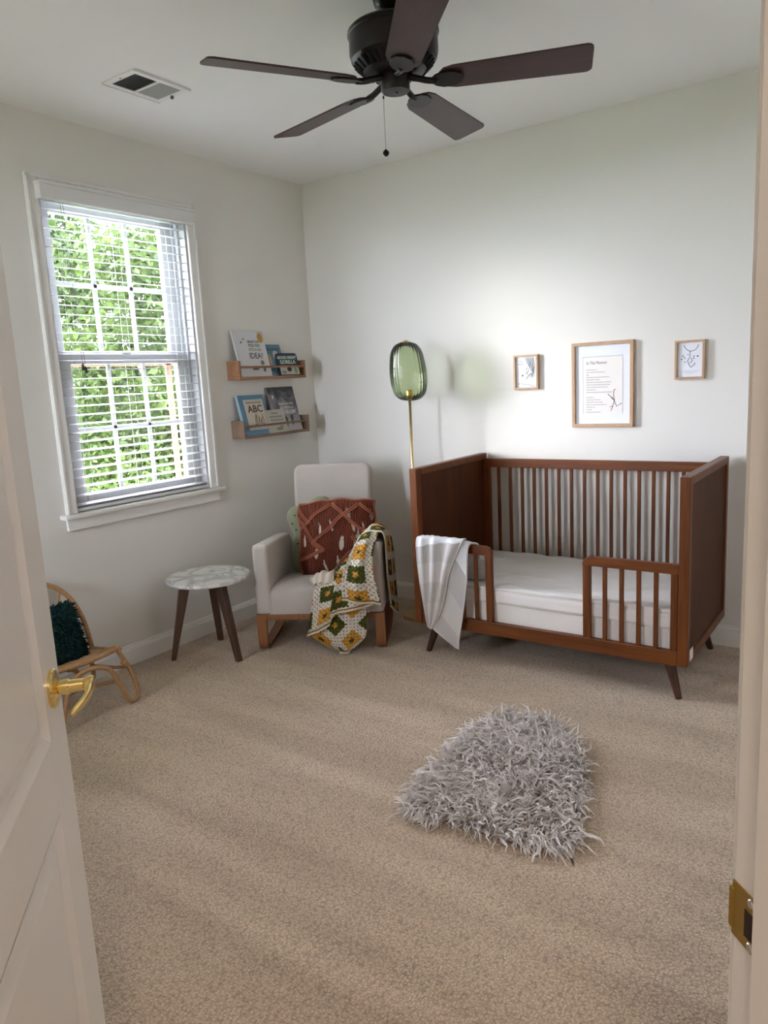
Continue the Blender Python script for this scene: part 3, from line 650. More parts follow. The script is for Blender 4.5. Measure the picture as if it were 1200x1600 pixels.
# ================================================================== CRIB
XL, XRc, CYF, CYB, ZB, ZT = 1.288, 2.664, -0.818, -0.0285, 0.167, 0.990
crib = thing('toddler_crib', 'walnut stained toddler crib with slatted back against the back wall', 'crib', ((XL + XRc) / 2, (CYF + CYB) / 2, 0))
ox, oy = crib.location.x, crib.location.y
def cb(name, mat, b, bevel=0.003, par=None): return box(name, mat, par or crib, (b[0] - ox, b[1] - ox, b[2] - oy, b[3] - oy, b[4], b[5]), bevel)
for x0, x1 in ((XL, XL + 0.042), (XRc - 0.042, XRc)):
    e = cb('end_panel', m_cribp, (x0 + 0.008, x1 - 0.008, CYF + 0.04, CYB - 0.03, ZB + 0.03, ZT - 0.03), 0.001)
    cb('panel_post', m_crib, (x0, x1, CYF, CYF + 0.045, ZB, ZT), 0.003, e); cb('panel_post', m_crib, (x0, x1, CYB - 0.038, CYB, ZB, ZT), 0.003, e)
    cb('panel_rail', m_cribh, (x0, x1, CYF + 0.045, CYB - 0.038, ZT - 0.036, ZT), 0.003, e); cb('panel_rail', m_cribh, (x0, x1, CYF + 0.045, CYB - 0.038, ZB, ZB + 0.045), 0.003, e)
xi0, xi1 = XL + 0.042, XRc - 0.042
cb('back_top_rail', m_cribh, (xi0, xi1, -0.072, -0.040, 0.910, 0.960)); cb('back_bottom_rail', m_cribh, (xi0, xi1, -0.072, -0.040, 0.190, 0.250))
cb('back_stile', m_crib, (xi0, xi0 + 0.034, -0.070, -0.042, 0.25, 0.91), 0.002); cb('back_stile', m_crib, (xi1 - 0.034, xi1, -0.070, -0.042, 0.25, 0.91), 0.002)
s0 = None
for k in range(16):
    x = 1.419 + 0.0742 * k
    if s0 is None: s0 = MB().box(-0.009, 0.009, -0.0075, 0.0075, 0.25, 0.912).build('back_slat', m_crib, crib, bevel=0.003); s0.location = (x - ox, -0.056 - oy, 0)
    else: share(s0, crib, (x - ox, -0.056 - oy, 0))
yf0, yf1 = CYF + 0.004, CYF + 0.032
cb('front_rail', m_cribh, (xi0, xi1, yf0, yf1, 0.164, 0.230))
def guard(x0, x1, rside, post, slats, stile):
    """guard rail: rounded outer corner on the free end"""
    r = 0.040; zt, zb = 0.616, 0.572
    out = [(x0, zb), (x1, zb)] if False else []
    if rside:   # free end on the right
        P = [(x0, zb), (x1, zb)] + [(x1 - r + r * math.cos(a), zt - r + r * math.sin(a)) for a in np.linspace(0, PI/2, 8)] + [(x0, zt)]
    else:
        P = [(x0, zb), (x1, zb), (x1, zt)] + [(x0 + r + r * math.cos(a), zt - r + r * math.sin(a)) for a in np.linspace(PI/2, PI, 8)]
    g = MB().prism([(a - ox, b) for a, b in P], yf0 - oy, yf1 - oy, lambda x, z, t: (x, t, z)).build('guard_rail', m_cribh, crib, bevel=0.003)
    cb('guard_post', m_crib, (post - 0.017, post + 0.017, yf0, yf1, 0.230, 0.575), 0.003, g)
    if stile: cb('guard_post', m_crib, (stile - 0.015, stile + 0.015, yf0, yf1, 0.230, 0.575), 0.003, g)
    for x in slats: cb('guard_slat', m_crib, (x - 0.0095, x + 0.0095, yf0 + 0.006, yf1 - 0.006, 0.228, 0.575), 0.003, g)
guard(xi0, 1.744, True, 1.725, (1.425, 1.50, 1.575, 1.650), 1.347)
guard(2.202, xi1, False, 2.221, (2.303, 2.378, 2.453, 2.527), 2.605)
cb('mattress_support', m_cribd, (xi0 + 0.01, xi1 - 0.01, -0.79, -0.08, 0.185, 0.200), 0.0)
for fx, fy in ((1.334, -0.772), (2.622, -0.772), (1.334, -0.078), (2.612, -0.085)):
    sx = 1 if fx > 2 else -1; sy = -1 if fy < -0.4 else 1
    tx, ty = fx - sx * 0.055, fy - sy * 0.03
    if sy > 0: ty = min(ty, -0.1)
    MB().tube([(tx - ox, ty - oy, ZB + 0.015), (fx - ox, fy - oy, 0.0)], [0.026, 0.0145], 14).build('leg', m_cribd, crib, smooth=False, bevel=0.001)
cb('leg_rail', m_cribd, (xi0, xi1, -0.765, -0.725, 0.145, 0.167), 0.002); cb('leg_rail', m_cribd, (xi0, xi1, -0.14, -0.10, 0.145, 0.167), 0.002)
cb('sticker', m_paper, (XRc - 0.0005, XRc + 0.0008, -0.775, -0.715, 0.180, 0.232), 0.0)
# mattress and sheet
mt = thing('crib_mattress', 'white quilted crib mattress lying inside the toddler crib', 'mattress', (1.977, -0.43, 0.2))
mb = MB(); mx, my = 0.640, 0.352
MB().box(-mx, mx, -my, my, 0.001, 0.195).build('mattress_core', m_matt, mt, bevel=0.028, seg=4)
def sheet_pt(u, v):
    # rounded box skirt: v outer ring goes down the side
    return None
sh = thing('fitted_sheet', 'creased white fitted sheet stretched over the crib mattress', 'sheet', (1.977, -0.43, 0.4))
nx, ny = 96, 64; G = []
for i in range(ny + 1):
    row = []
    for j in range(nx + 1):
        sx = -mx - 0.09 + (2 * mx + 0.18) * j / nx; sy = -my - 0.09 + (2 * my + 0.18) * i / ny
        cx, cy = max(-mx, min(mx, sx)), max(-my, min(my, sy)); ex, ey = sx - cx, sy - cy; e = math.hypot(ex, ey)
        d = max(abs(ex), abs(ey))
        r = 0.022; z = 0.0; bx = by = 0.0
        if d > 0:
            a = min(d / r, PI/2); z = -(r * (1 - math.cos(a)) + max(0, d - r * PI/2)); o = r * math.sin(a) - r + 0.004
            if abs(ex) > 0: bx = math.copysign(o, ex)
            if abs(ey) > 0: by = math.copysign(o, ey)
        else:
            m_ = min(mx - abs(sx), my - abs(sy))
        px, py = cx + bx - (math.copysign(0.018, cx) if abs(ex) == 0 and abs(cx) > mx - 0.001 else 0), cy + by
        q = Vector((sx * 3.0, sy * 9.0, 0.3)); wr = mnoise.noise(q) * 0.005 + abs(mnoise.noise(Vector((sx * 5 + sy * 9, sy * 18, 2)))) * 0.010
        edge = math.exp(-((abs(sy) - my + 0.04) / 0.09) ** 2)
        zz = 0.0 + z + (wr * (0.35 + 1.2 * edge) if d < 0.05 else wr * 0.3)
        if sy < -my: py -= abs(mnoise.noise(Vector((sx * 7, 1.7, z * 9)))) * 0.006; zz += mnoise.noise(Vector((sx * 2.5, 4, 0))) * 0.012 * min(1, d / 0.06)
        row.append((px, py, zz + 0.001))
    G.append(row)
MB().grid(G).build('sheet_cloth', m_sheet, sh, smooth=True, solid=0.003)
pl = cushion(0.30, 0.11, 0.10, 16).build('small_pillow', m_grey, None, smooth=True); pl.location = (1.52, -0.70, 0.462); pl.rotation_euler = (math.radians(8), 0, math.radians(2))
tag(pl, 'small grey pillow behind the left guard rail of the crib', 'pillow')

# ================================================================== GREY THROW ON THE CRIB
def q3(x, y, Y):   # front-plane coordinates measured on the guard rail
    return None
FRT = CYF - 0.010
th = thing('grey_throw', 'light grey woven throw folded over the left guard rail of the crib', 'throw blanket', (1.49, CYF, 0))
tx0, ty0 = 1.49, CYF
def tp(x, y, z): return (x - tx0, y - ty0, z)
def fold_ripple(amp, freq, ph=0.0, fade=True):
    def f(p, u, v):
        k = amp * math.sin(u * freq * 2 * PI + ph + 1.2 * v) * (1.0 if not fade else (1 - 0.6 * v)) * min(1, v * 6 + 0.15)
        return np.array([p[0], p[1] - abs(k) * 0.3 + k, p[2] + 0.0015 * math.sin(u * 40)])
    return f
RT = 0.630
rowsB = [[tp(1.345, -0.775, 0.50), tp(1.45, -0.770, 0.50), tp(1.56, -0.770, 0.50), tp(1.66, -0.772, 0.53)],
         [tp(1.345, -0.790, 0.618), tp(1.45, -0.786, 0.622), tp(1.56, -0.786, 0.622), tp(1.665, -0.786, 0.606)],
         [tp(1.340, -0.806, RT), tp(1.45, -0.806, RT + 0.004), tp(1.55, -0.806, RT + 0.004), tp(1.650, -0.806, 0.625)],
         [tp(1.340, FRT - 0.014, 0.618), tp(1.44, FRT - 0.016, 0.62), tp(1.54, FRT - 0.016, 0.62), tp(1.630, FRT - 0.012, 0.605)],
         [tp(1.345, FRT - 0.018, 0.44), tp(1.44, FRT - 0.018, 0.44), tp(1.53, FRT - 0.018, 0.44), tp(1.618, FRT - 0.014, 0.43)],
         [tp(1.372, FRT - 0.020, 0.26), tp(1.44, FRT - 0.020, 0.26), tp(1.52, FRT - 0.018, 0.26), tp(1.592, FRT - 0.016, 0.26)],
         [tp(1.400, FRT - 0.020, 0.170), tp(1.45, FRT - 0.022, 0.158), tp(1.52, FRT - 0.020, 0.145), tp(1.568, FRT - 0.018, 0.135)],
         [tp(1.540, FRT - 0.018, 0.082), tp(1.548, FRT - 0.018, 0.076), tp(1.555, FRT - 0.016, 0.072), tp(1.560, FRT - 0.016, 0.070)]]
def unit_uv(G, v0=0.0, v1=1.0, sk=0.0): 
    r, c = len(G), len(G[0]); return [[(j / (c - 1), v0 + (v1 - v0) * i / (r - 1) + sk * j / (c - 1)) for j in range(c)] for i in range(r)]
GB = loft(rowsB, 40, 60, fold_ripple(0.004, 2.2, 0.5))
MB().grid(GB, unit_uv(GB, 0.0, 1.0, -0.25)).build('under_layer', m_throw, th, smooth=True, solid=0.006)
FA = FRT - 0.030
rowsA = [[tp(1.338, -0.800, 0.640), tp(1.40, -0.800, 0.644), tp(1.48, -0.800, 0.642), tp(1.60, -0.800, 0.642)],
         [tp(1.334, FA + 0.006, 0.628), tp(1.40, FA + 0.004, 0.632), tp(1.48, FA + 0.004, 0.632), tp(1.600, FA + 0.006, 0.630)],
         [tp(1.336, FA, 0.52), tp(1.40, FA - 0.006, 0.515), tp(1.47, FA - 0.006, 0.505), tp(1.530, FA, 0.475)],
         [tp(1.348, FA, 0.39), tp(1.40, FA - 0.004, 0.385), tp(1.45, FA - 0.004, 0.375), tp(1.497, FA, 0.350)],
         [tp(1.366, FA + 0.004, 0.26), tp(1.39, FA, 0.255), tp(1.425, FA, 0.25), tp(1.462, FA + 0.002, 0.247)],
         [tp(1.384, FA + 0.008, 0.172), tp(1.390, FA + 0.006, 0.165), tp(1.40, FA + 0.006, 0.160), tp(1.410, FA + 0.008, 0.160)]]
GA = loft(rowsA, 56, 60, fold_ripple(0.011, 3.0, 0.2))
MB().grid(GA, unit_uv(GA, 0.0, 1.05, 0.10)).build('top_layer', m_throw, th, smooth=True, solid=0.006)
MB().tube([Vector(GA[i][-1]) + Vector((0, -0.002, 0)) for i in range(4, 60)], 0.0045, 8).build('binding', m_throwb, th, smooth=True)
MB().tube([Vector(GB[i][-1]) + Vector((0, -0.002, 0)) for i in range(16, 60)], 0.0045, 8).build('binding', m_throwb, th, smooth=True)

# ================================================================== FLOOR LAMP
lp = thing('floor_lamp', 'brass floor lamp with green glass shade standing behind the crib', 'floor lamp', (0.964, -0.285, 0))
MB().lathe([(0.098, 0), (0.100, 0.004), (0.100, 0.016), (0.096, 0.020), (0.02, 0.022)], 48).build('base', m_lampbr, lp, smooth=True).modifiers.new('e', 'EDGE_SPLIT').split_angle = math.radians(40)
lean = Vector((0.003, 0.0, 0))
def lpz(z): return Vector((0, 0, z)) + lean * (z / 1.3)
MB().tube([lpz(0.02), lpz(0.7), lpz(1.335)], 0.0085, 16).build('pole', m_lampbr, lp, smooth=True)
MB().lathe([(0.010, 0.0), (0.020, 0.012), (0.021, 0.055), (0.016, 0.060), (0.004, 0.060)], 24, c=tuple(lpz(1.325))).build('socket', m_lampbr, lp, smooth=True)
prof = [(0.022, 0.0), (0.062, 0.012), (0.090, 0.042), (0.103, 0.085), (0.108, 0.130), (0.107, 0.180), (0.101, 0.235), (0.090, 0.285), (0.066, 0.322), (0.035, 0.338), (0.020, 0.342)]
pp = cr([(r, z, 0) for r, z in prof], 44); sh_ = MB(); vs = []; nn = 120
for i, (r, z, _) in enumerate(pp):
    for j in range(nn):
        a = 2 * PI * j / nn; rib = 1 + 0.010 * math.cos(a * 30) * (1 if r > 0.05 else 0.3)
        skew = 0.018 * (z / 0.34 - 0.35)     # hand-blown, leans a little
        vs.append((r * rib * math.cos(a) - 0.82 * skew, r * rib * math.sin(a) - 0.45 * skew, z))
fs = [(i * nn + j, i * nn + (j + 1) % nn, (i + 1) * nn + (j + 1) % nn, (i + 1) * nn + j) for i in range(43) for j in range(nn)]
sh_.add(vs, fs); so_ = sh_.build('shade', m_shade, lp, smooth=True); so_.location = tuple(lpz(1.318))
MB().lathe([(0.020, 0.0), (0.020, 0.010), (0.017, 0.013), (0.0, 0.013)], 20, c=(-0.0096, -0.005, 0.338), cap=False).build('shade_cap', m_lampbr, so_, smooth=True)
MB().tube(cr([(0.09, 0.03, 0.006), (0.2, 0.10, 0.005), (0.3, 0.17, 0.006)], 6), 0.003, 6).build('power_cord', m_lampbr, lp)

# ================================================================== ROCKING CHAIR
uu = Vector((0.872, 0.490, 0)).normalized(); rz = math.atan2(uu.y, uu.x)   # local x = chair's left-to-right seen from the front, local y = backwards
rc = thing('rocking_chair', 'oat linen rocking armchair on bentwood runners in the corner', 'rocking chair', (0.80, -1.045, 0), rz)
HWd = 0.352; CXo = 0.012
def rb(name, b, bevel, mat=m_uph, seg=4, par=None, T=None): return box(name, mat, par or rc, b, bevel, T, seg)
def yz_prism(poly, x0, x1): return MB().prism(poly, x0, x1, lambda a, b, t: (t, a, b))
# arms are slim and drop a little to the back
for s in (-1, 1):
    xa, xb = (CXo - HWd, CXo - HWd + 0.085) if s < 0 else (CXo + HWd - 0.085, CXo + HWd)
    yz_prism([(0.0, 0.212), (0.60, 0.19), (0.62, 0.50), (0.56, 0.555), (0.02, 0.602), (0.0, 0.59)], xa, xb).build('armrest', m_uph, rc, bevel=0.018, seg=4)
xi, xo = CXo - HWd + 0.083, CXo + HWd - 0.083
# seat: rounded front cushion
G = []
sp = [(0.10, 0.212), (0.02, 0.212), (0.006, 0.225), (0.003, 0.27), (0.006, 0.315), (0.03, 0.345), (0.10, 0.356), (0.30, 0.338), (0.56, 0.305), (0.60, 0.25), (0.58, 0.20)]
spp = cr([(a, b, 0) for a, b in sp], 40)
for (a, b, _) in spp:
    row = []
    for j in range(25):
        t = -1 + 2 * j / 24; dome = 0.014 * (1 - abs(t) ** 3) * (1 if b > 0.29 else 0)
        row.append((CXo + t * (xo - xi) / 2, a, b + dome))
    G.append(row)
MB().grid(G).build('seat', m_uph, rc, smooth=True, solid=0.004)
rb('seat_apron', (xi - 0.01, xo + 0.01, 0.004, 0.03, 0.205, 0.30), 0.008)
# back: tall, reclined, rounded top corners
bk = []; BW = 0.262
y0b, z0b, y1b, z1b = 0.50, 0.22, 0.665, 0.958
for wy in (0,):
    r = 0.045; out = [(-BW + 0.03, 0), (BW - 0.03, 0)]
    out += [(BW - 0.022 - r + r * math.cos(a), 1 - 0.06 + 0.06 * math.sin(a)) for a in np.linspace(0, PI/2, 7)]
    out += [(-BW + 0.022 + r - r * math.cos(a), 1 - 0.06 + 0.06 * math.sin(a)) for a in np.linspace(PI/2, 0, 7)]
def bfn(x, t, d):
    y = y0b + (y1b - y0b) * t; z = z0b + (z1b - z0b) * t
    return (CXo + x, y + d * 0.976, z + d * -0.22 + 0.010 * (1 - (x / BW) ** 2) * (t > 0.9))
MB().prism(out, 0.0, 0.105, bfn).build('backrest', m_uph, rc, bevel=0.022, seg=4)
# bentwood frames: front leg, floor runner, rear riser, top rail - one flat strip per side
def bent(x0, x1):
    path = cr([(0.012, 0.215), (0.012, 0.13), (0.010, 0.065), (0.022, 0.024), (0.060, 0.013), (0.20, 0.012), (0.36, 0.022), (0.48, 0.055), (0.545, 0.12), (0.575, 0.20)], 60)
    L_, R_ = [], []; wd = 0.013
    for i, p in enumerate(path):
        t = path[min(i + 1, 59)] - path[max(i - 1, 0)]; t = t / np.linalg.norm(t); n = np.array([-t[1], t[0]])
        L_.append(p[:2] + n * wd); R_.append(p[:2] - n * wd)
    mb = MB()
    for i in range(59):
        a, b, c, d = L_[i], L_[i + 1], R_[i + 1], R_[i]
        vs = [(x, q[0], q[1]) for x in (x0, x1) for q in (a, b, c, d)]
        mb.add(vs, [(0, 1, 2, 3), (7, 6, 5, 4), (0, 4, 5, 1), (2, 6, 7, 3)])
    return mb
cr_ = None
def cr2(p, k): return [q[:2] for q in cr([(a, b, 0) for a, b in p], k)]
_c = cr
def bent_build(x0, x1):
    path = cr2([(0.013, 0.212), (0.013, 0.13), (0.012, 0.065), (0.024, 0.026), (0.062, 0.0135), (0.20, 0.0135), (0.36, 0.026), (0.48, 0.062), (0.545, 0.125), (0.575, 0.20)], 60)
    mb = MB(); wd = 0.0125; G = []
    for i, p in enumerate(path):
        t = path[min(i + 1, 59)] - path[max(i - 1, 0)]; t = t / np.linalg.norm(t); n = np.array([-t[1], t[0]]); a, b = p + n * wd, p - n * wd
        G.append([(x0, a[0], a[1]), (x1, a[0], a[1]), (x1, b[0], b[1]), (x0, b[0], b[1]), (x0, a[0], a[1])])
    mb.grid(G); mb.f += [(0, 1, 2, 3), (59 * 5, 59 * 5 + 1, 59 * 5 + 2, 59 * 5 + 3)]
    return mb.build('runner', m_rock, rc, bevel=0.002)
bent_build(CXo - HWd - 0.003, CXo - HWd + 0.050); bent_build(CXo + HWd - 0.050, CXo + HWd + 0.003)
rb('front_rail', (CXo - HWd + 0.05, CXo + HWd - 0.05, 0.002, 0.026, 0.180, 0.212), 0.003, m_rock, 2)
rb('side_rail', (CXo - HWd, CXo - HWd + 0.05, 0.026, 0.58, 0.188, 0.212), 0.003, m_rock, 2); rb('side_rail', (CXo + HWd - 0.05, CXo + HWd, 0.026, 0.58, 0.188, 0.212), 0.003, m_rock, 2)
rb('stretcher', (CXo - HWd + 0.05, CXo + HWd - 0.05, 0.44, 0.47, 0.045, 0.085), 0.003, m_rock, 2)
def ch(u, f, z): return rc.matrix_basis @ Vector((u, -f, z))
CM = Matrix.Translation(rc.location) @ Matrix.Rotation(rz, 4, 'Z')
def cw(u, f, z): return CM @ Vector((u, -f, z))     # chair-front coordinates -> world

# rust macrame cushion with cream lining showing through the knots
pc_ = cw(0.078, -0.375, 0.560)
ru = thing('macrame_cushion', 'square rust macrame cushion with diamond cords leaning on the rocking chair back', 'cushion', tuple(pc_), rz)
Tp = Matrix.Rotation(math.radians(-14), 4, 'X') @ Matrix.Rotation(math.radians(-1.5), 4, 'Y')
PW, PHt, PT = 0.455, 0.430, 0.15
def warp(p):
    p = Vector(p); q = Vector((p.x + 0.006 * math.sin(p.z * 24 + 1) + 0.003 * math.sin(p.z * 47 + p.x * 9), p.y, p.z + 0.010 * math.cos(p.x * 11) - 0.006 + 0.003 * math.sin(p.x * 45)))
    return Tp @ q
def surf(u, v, off=0.0):
    pw = 2.6; k = max(0.0, (1 - abs(u) ** pw)) ** 0.5 * max(0.0, (1 - abs(v) ** pw)) ** 0.5
    return warp((u * PW / 2, -PT / 2 * k - off, v * PHt / 2))
cu = cushion(PW - 0.012, PHt - 0.012, PT - 0.006, 26); cu.v = [tuple(warp(p)) for p in cu.v]
cu.build('lining', m_cream, ru, smooth=True)
n = 110; GR = [[surf(-1 + 2 * j / n, -1 + 2 * i / n, 0.0015) for j in range(n + 1)] for i in range(n + 1)]
mb = MB().grid(GR); keep = []
holes = []
for a_, b_ in ((-0.86, -0.02), (-0.45, 0.23), (-0.14, 0.30), (0.42, 0.28), (0.68, 0.22), (-0.52, -0.42), (0.16, -0.20), (0.47, -0.12), (-0.33, -0.78), (0.02, -0.70), (0.62, -0.6), (0.30, 0.62), (0.9, 0.6), (0.52, 0.03), (0.36, 0.5)):
    holes.append((a_, b_, 0.045, 0.17))
holes += [(0.12, -0.22, 0.06, 0.20), (-0.53, -0.40, 0.055, 0.17)]
for fi, f in enumerate(mb.f):
    i, j = divmod(fi, n); u, v = -1 + 2 * (j + 0.5) / n, -1 + 2 * (i + 0.5) / n
    hit = any(((u - a_) / (wd * (0.55 + 0.45 * min(1, max(0, 0.5 - (v - b_) / ht))))) ** 2 + ((v - b_) / ht) ** 2 < 1 for a_, b_, wd, ht in holes)
    if not hit: keep.append(f)
mb.f = keep; 
back = [[warp((p0, PT / 2 * max(0, (1 - abs(u) ** 2.6)) ** 0.5 * max(0, (1 - abs(v) ** 2.6)) ** 0.5 + 0.001, p1)) for u, p0 in [(-1 + 2 * j / 20, (-1 + 2 * j / 20) * PW / 2) for j in range(21)]] for v, p1 in [(-1 + 2 * i / 20, (-1 + 2 * i / 20) * PHt / 2) for i in range(21)]]
mb.grid(back)
def mk_rustnet():
    m, nt, b = new_mat('rust_knotted_cord'); v = coords(nt, (1, 1, 1), (0, math.radians(1.5), 0))
    wv_ = N(nt, 'ShaderNodeTexWave'); wv_.wave_type = 'BANDS'; wv_.bands_direction = 'X'; wv_.inputs['Scale'].default_value = 30; wv_.inputs['Distortion'].default_value = 6.0; wv_.inputs['Detail'].default_value = 2; L(nt, v, wv_.inputs['Vector'])
    t = N(nt, 'ShaderNodeTexNoise'); t.inputs['Scale'].default_value = 9; L(nt, v, t.inputs['Vector'])
    L(nt, mixc(nt, wv_.outputs[0], (0.070, 0.018, 0.012), mixc(nt, t.outputs[0], (0.15, 0.038, 0.023), (0.24, 0.070, 0.038))), b.inputs['Base Color'])
    b.inputs['Roughness'].default_value = 0.95; b.inputs['Specular IOR Level'].default_value = 0.1
    bump(nt, b, wv_.outputs[0], 0.8, 0.006); return m
m_net = mk_rustnet()
mb.build('macrame_cover', m_net, ru, smooth=True)
lines = [((-1, 0.30), (-0.10, 0.88)), ((-0.10, 0.88), (0.98, -0.18)), ((0.62, 0.88), (-0.62, -0.12)), ((-0.62, -0.12), (-0.98, 0.62)), ((0.62, 0.88), (0.98, 0.58)), ((-0.95, -0.52), (-0.32, -0.36)), ((-0.62, -0.12), (-0.36, -0.42)), ((-0.32, -0.36), (-0.62, -0.12)), ((0.98, 0.02), (0.30, -0.5)), ((0.30, -0.5), (-0.1, -0.95)), ((-0.98, 0.85), (-0.66, 0.42)), ((0.36, 0.0), (0.98, -0.62))]
for (a_, b_) in lines:
    mb = MB(); d = np.array(b_) - np.array(a_); nrm = np.array([-d[1], d[0]]) / (np.linalg.norm(d) + 1e-9)
    for o_ in (-0.025, 0.025):
        pts = [surf(a_[0] + d[0] * t + nrm[0] * o_, a_[1] + d[1] * t + nrm[1] * o_, 0.006) for t in np.linspace(0, 1, 14)]
        mb.tube(pts, 0.0050, 8)
    mb.build('cord', m_rust, ru, smooth=True)
mb = MB()
for (a_, b_) in (((-1, 0.985), (1, 0.985)), ((-1, -0.985), (1, -0.985)), ((-0.985, -1), (-0.985, 1)), ((0.985, -1), (0.985, 1))):
    mb.tube([surf(a_[0] + (b_[0] - a_[0]) * t, a_[1] + (b_[1] - a_[1]) * t) for t in np.linspace(0, 1, 20)], 0.007, 8)
mb.build('edge_cord', m_rust, ru, smooth=True)
# cactus cushion: puffy body and one arm
ca = thing('cactus_cushion', 'sage green cactus shaped cushion peeking out behind the rust cushion', 'cushion', tuple(cw(-0.135, -0.455, 0.30)), rz)
mb = MB()
def capsule(mb, a, b, r, fl):
    a, b = Vector(a), Vector(b); ax = (b - a).normalized(); nrm = Vector((0, 1, 0)); sd_ = ax.cross(nrm).normalized(); Ls = (b - a).length
    prof = [(r * math.sin(t), -r * math.cos(t)) for t in np.linspace(0.02, PI/2, 8)] + [(r * math.sin(t), Ls - r * math.cos(t)) for t in np.linspace(PI/2, PI - 0.02, 8)]
    vs = []; 
    for rr, z in prof:
        for k in range(24):
            q = 2 * PI * k / 24; vs.append(a + ax * z + sd_ * rr * math.cos(q) + nrm * rr * math.sin(q) * fl)
    m_ = len(prof); fs = [(i * 24 + k, i * 24 + (k + 1) % 24, (i + 1) * 24 + (k + 1) % 24, (i + 1) * 24 + k) for i in range(m_ - 1) for k in range(24)] + [tuple(range(24))[::-1], tuple(range((m_ - 1) * 24, m_ * 24))]
    mb.add(vs, fs)
capsule(mb, (0.085, 0, 0.10), (0.10, 0.012, 0.41), 0.085, 0.6); capsule(mb, (-0.020, 0.01, 0.30), (-0.046, 0.015, 0.37), 0.066, 0.72); capsule(mb, (-0.025, 0, 0.08), (-0.015, 0.012, 0.22), 0.072, 0.7); capsule(mb, (-0.02, 0.0, 0.12), (0.085, 0.0, 0.16), 0.075, 0.7)
o = mb.build('plush_body', m_sage, ca, smooth=True); x = o.modifiers.new('r', 'REMESH'); x.mode = 'VOXEL'; x.voxel_size = 0.009; x.use_smooth_shade = True; x = o.modifiers.new('s', 'SMOOTH'); x.iterations = 8; x.factor = 0.5
mb = MB()
for x_, y_, z_ in ((-0.068, -0.032, 0.335), (-0.050, -0.034, 0.385), (-0.046, -0.040, 0.300), (-0.050, -0.036, 0.13), (-0.040, -0.038, 0.215), (-0.045, -0.034, 0.065)):
    mb.lathe([(0.0, -0.003), (0.005, 0.0), (0.0, 0.003)], 8, T=Matrix.Translation((x_, y_, z_)) @ Matrix.Rotation(PI/2, 4, 'X'), cap=False)
so = mb.build('stitched_spines', m_ink, ca); so['kind'] = 'stuff'

# ------------------------------------------------------------------ granny square blanket
gb = thing('granny_square_blanket', 'crocheted granny square blanket draped over the right arm of the rocking chair', 'blanket', tuple(rc.location), rz)
def gp(u, f, z): return (u, -f, z)
def gr(amp, fr, ph=0):
    def f(p, u, v): k = amp * math.sin(fr * 2 * PI * u + ph + v * 2.0); return np.array([p[0], p[1] - k, p[2] + abs(k) * 0.25])
    return f
def gsheet(rows, nu, nv, rot, off, rip, hem=True, hs=1):
    G = loft(rows, nu, nv, rip); o = MB().grid(G, uv_metric(G, rot, off)).build('crochet_panel', m_granny, gb, smooth=True, solid=0.007)
    if hem:
        e = [Vector(p) for p in G[-1]]
        MB().tube([p + Vector((0, -0.002, -0.003)) for p in e], 0.0062, 8).build('hem', m_hem, o, smooth=True)
        MB().tube([p + Vector((0, -0.004, 0.008)) for p in e], 0.0035, 8).build('hem', m_hem2, o, smooth=True)
    return G
# lowest layer hanging to a point in front of the seat
gsheet([[gp(0.035, 0.045, 0.26), gp(0.14, 0.045, 0.27), gp(0.27, 0.045, 0.28)],
        [gp(-0.005, 0.050, 0.175), gp(0.12, 0.060, 0.19), gp(0.275, 0.050, 0.20)],
        [gp(-0.030, 0.055, 0.115), gp(0.12, 0.070, 0.10), gp(0.268, 0.055, 0.11)],
        [gp(0.028, 0.060, 0.066), gp(0.13, 0.070, 0.045), gp(0.225, 0.060, 0.058)],
        [gp(0.120, 0.062, 0.016), gp(0.150, 0.066, 0.012), gp(0.172, 0.062, 0.018)]], 50, 40, math.radians(45), (0.045, 0.02), gr(0.004, 1.2))
# left layer, lying on the seat and turning down over its front edge
gsheet([[gp(0.165, -0.20, 0.47), gp(0.22, -0.20, 0.50), gp(0.28, -0.20, 0.53)],
        [gp(0.045, -0.10, 0.398), gp(0.12, -0.09, 0.41), gp(0.21, -0.09, 0.43)],
        [gp(0.000, 0.020, 0.360), gp(0.08, 0.034, 0.365), gp(0.165, 0.030, 0.385)],
        [gp(-0.020, 0.064, 0.250), gp(0.05, 0.072, 0.255), gp(0.125, 0.068, 0.275)],
        [gp(-0.048, 0.078, 0.118), gp(0.01, 0.084, 0.140), gp(0.078, 0.078, 0.178)]], 46, 56, math.radians(8), (0.03, 0.09), gr(0.006, 1.1, 0.8))
# middle fold
gsheet([[gp(0.215, -0.16, 0.545), gp(0.26, -0.16, 0.585), gp(0.31, -0.16, 0.612)],
        [gp(0.150, -0.05, 0.475), gp(0.22, -0.03, 0.49), gp(0.30, -0.02, 0.51)],
        [gp(0.120, 0.050, 0.395), gp(0.19, 0.072, 0.40), gp(0.29, 0.060, 0.41)],
        [gp(0.085, 0.092, 0.235), gp(0.18, 0.098, 0.258), gp(0.315, 0.080, 0.283)]], 44, 50, math.radians(4), (0.06, 0.05), gr(0.008, 1.4, 0.3))
# top fold hanging from the arm
gsheet([[gp(0.262, -0.20, 0.628), gp(0.305, -0.20, 0.640), gp(0.350, -0.20, 0.640)],
        [gp(0.235, -0.06, 0.600), gp(0.285, -0.04, 0.622), gp(0.345, -0.05, 0.628)],
        [gp(0.195, 0.040, 0.525), gp(0.255, 0.062, 0.53), gp(0.325, 0.050, 0.535)],
        [gp(0.165, 0.092, 0.440), gp(0.245, 0.110, 0.43), gp(0.335, 0.085, 0.425)],
        [gp(0.160, 0.118, 0.325), gp(0.25, 0.122, 0.310), gp(0.362, 0.095, 0.292)]], 50, 56, math.radians(2), (0.015, 0.045), gr(0.009, 1.6, 1.2))
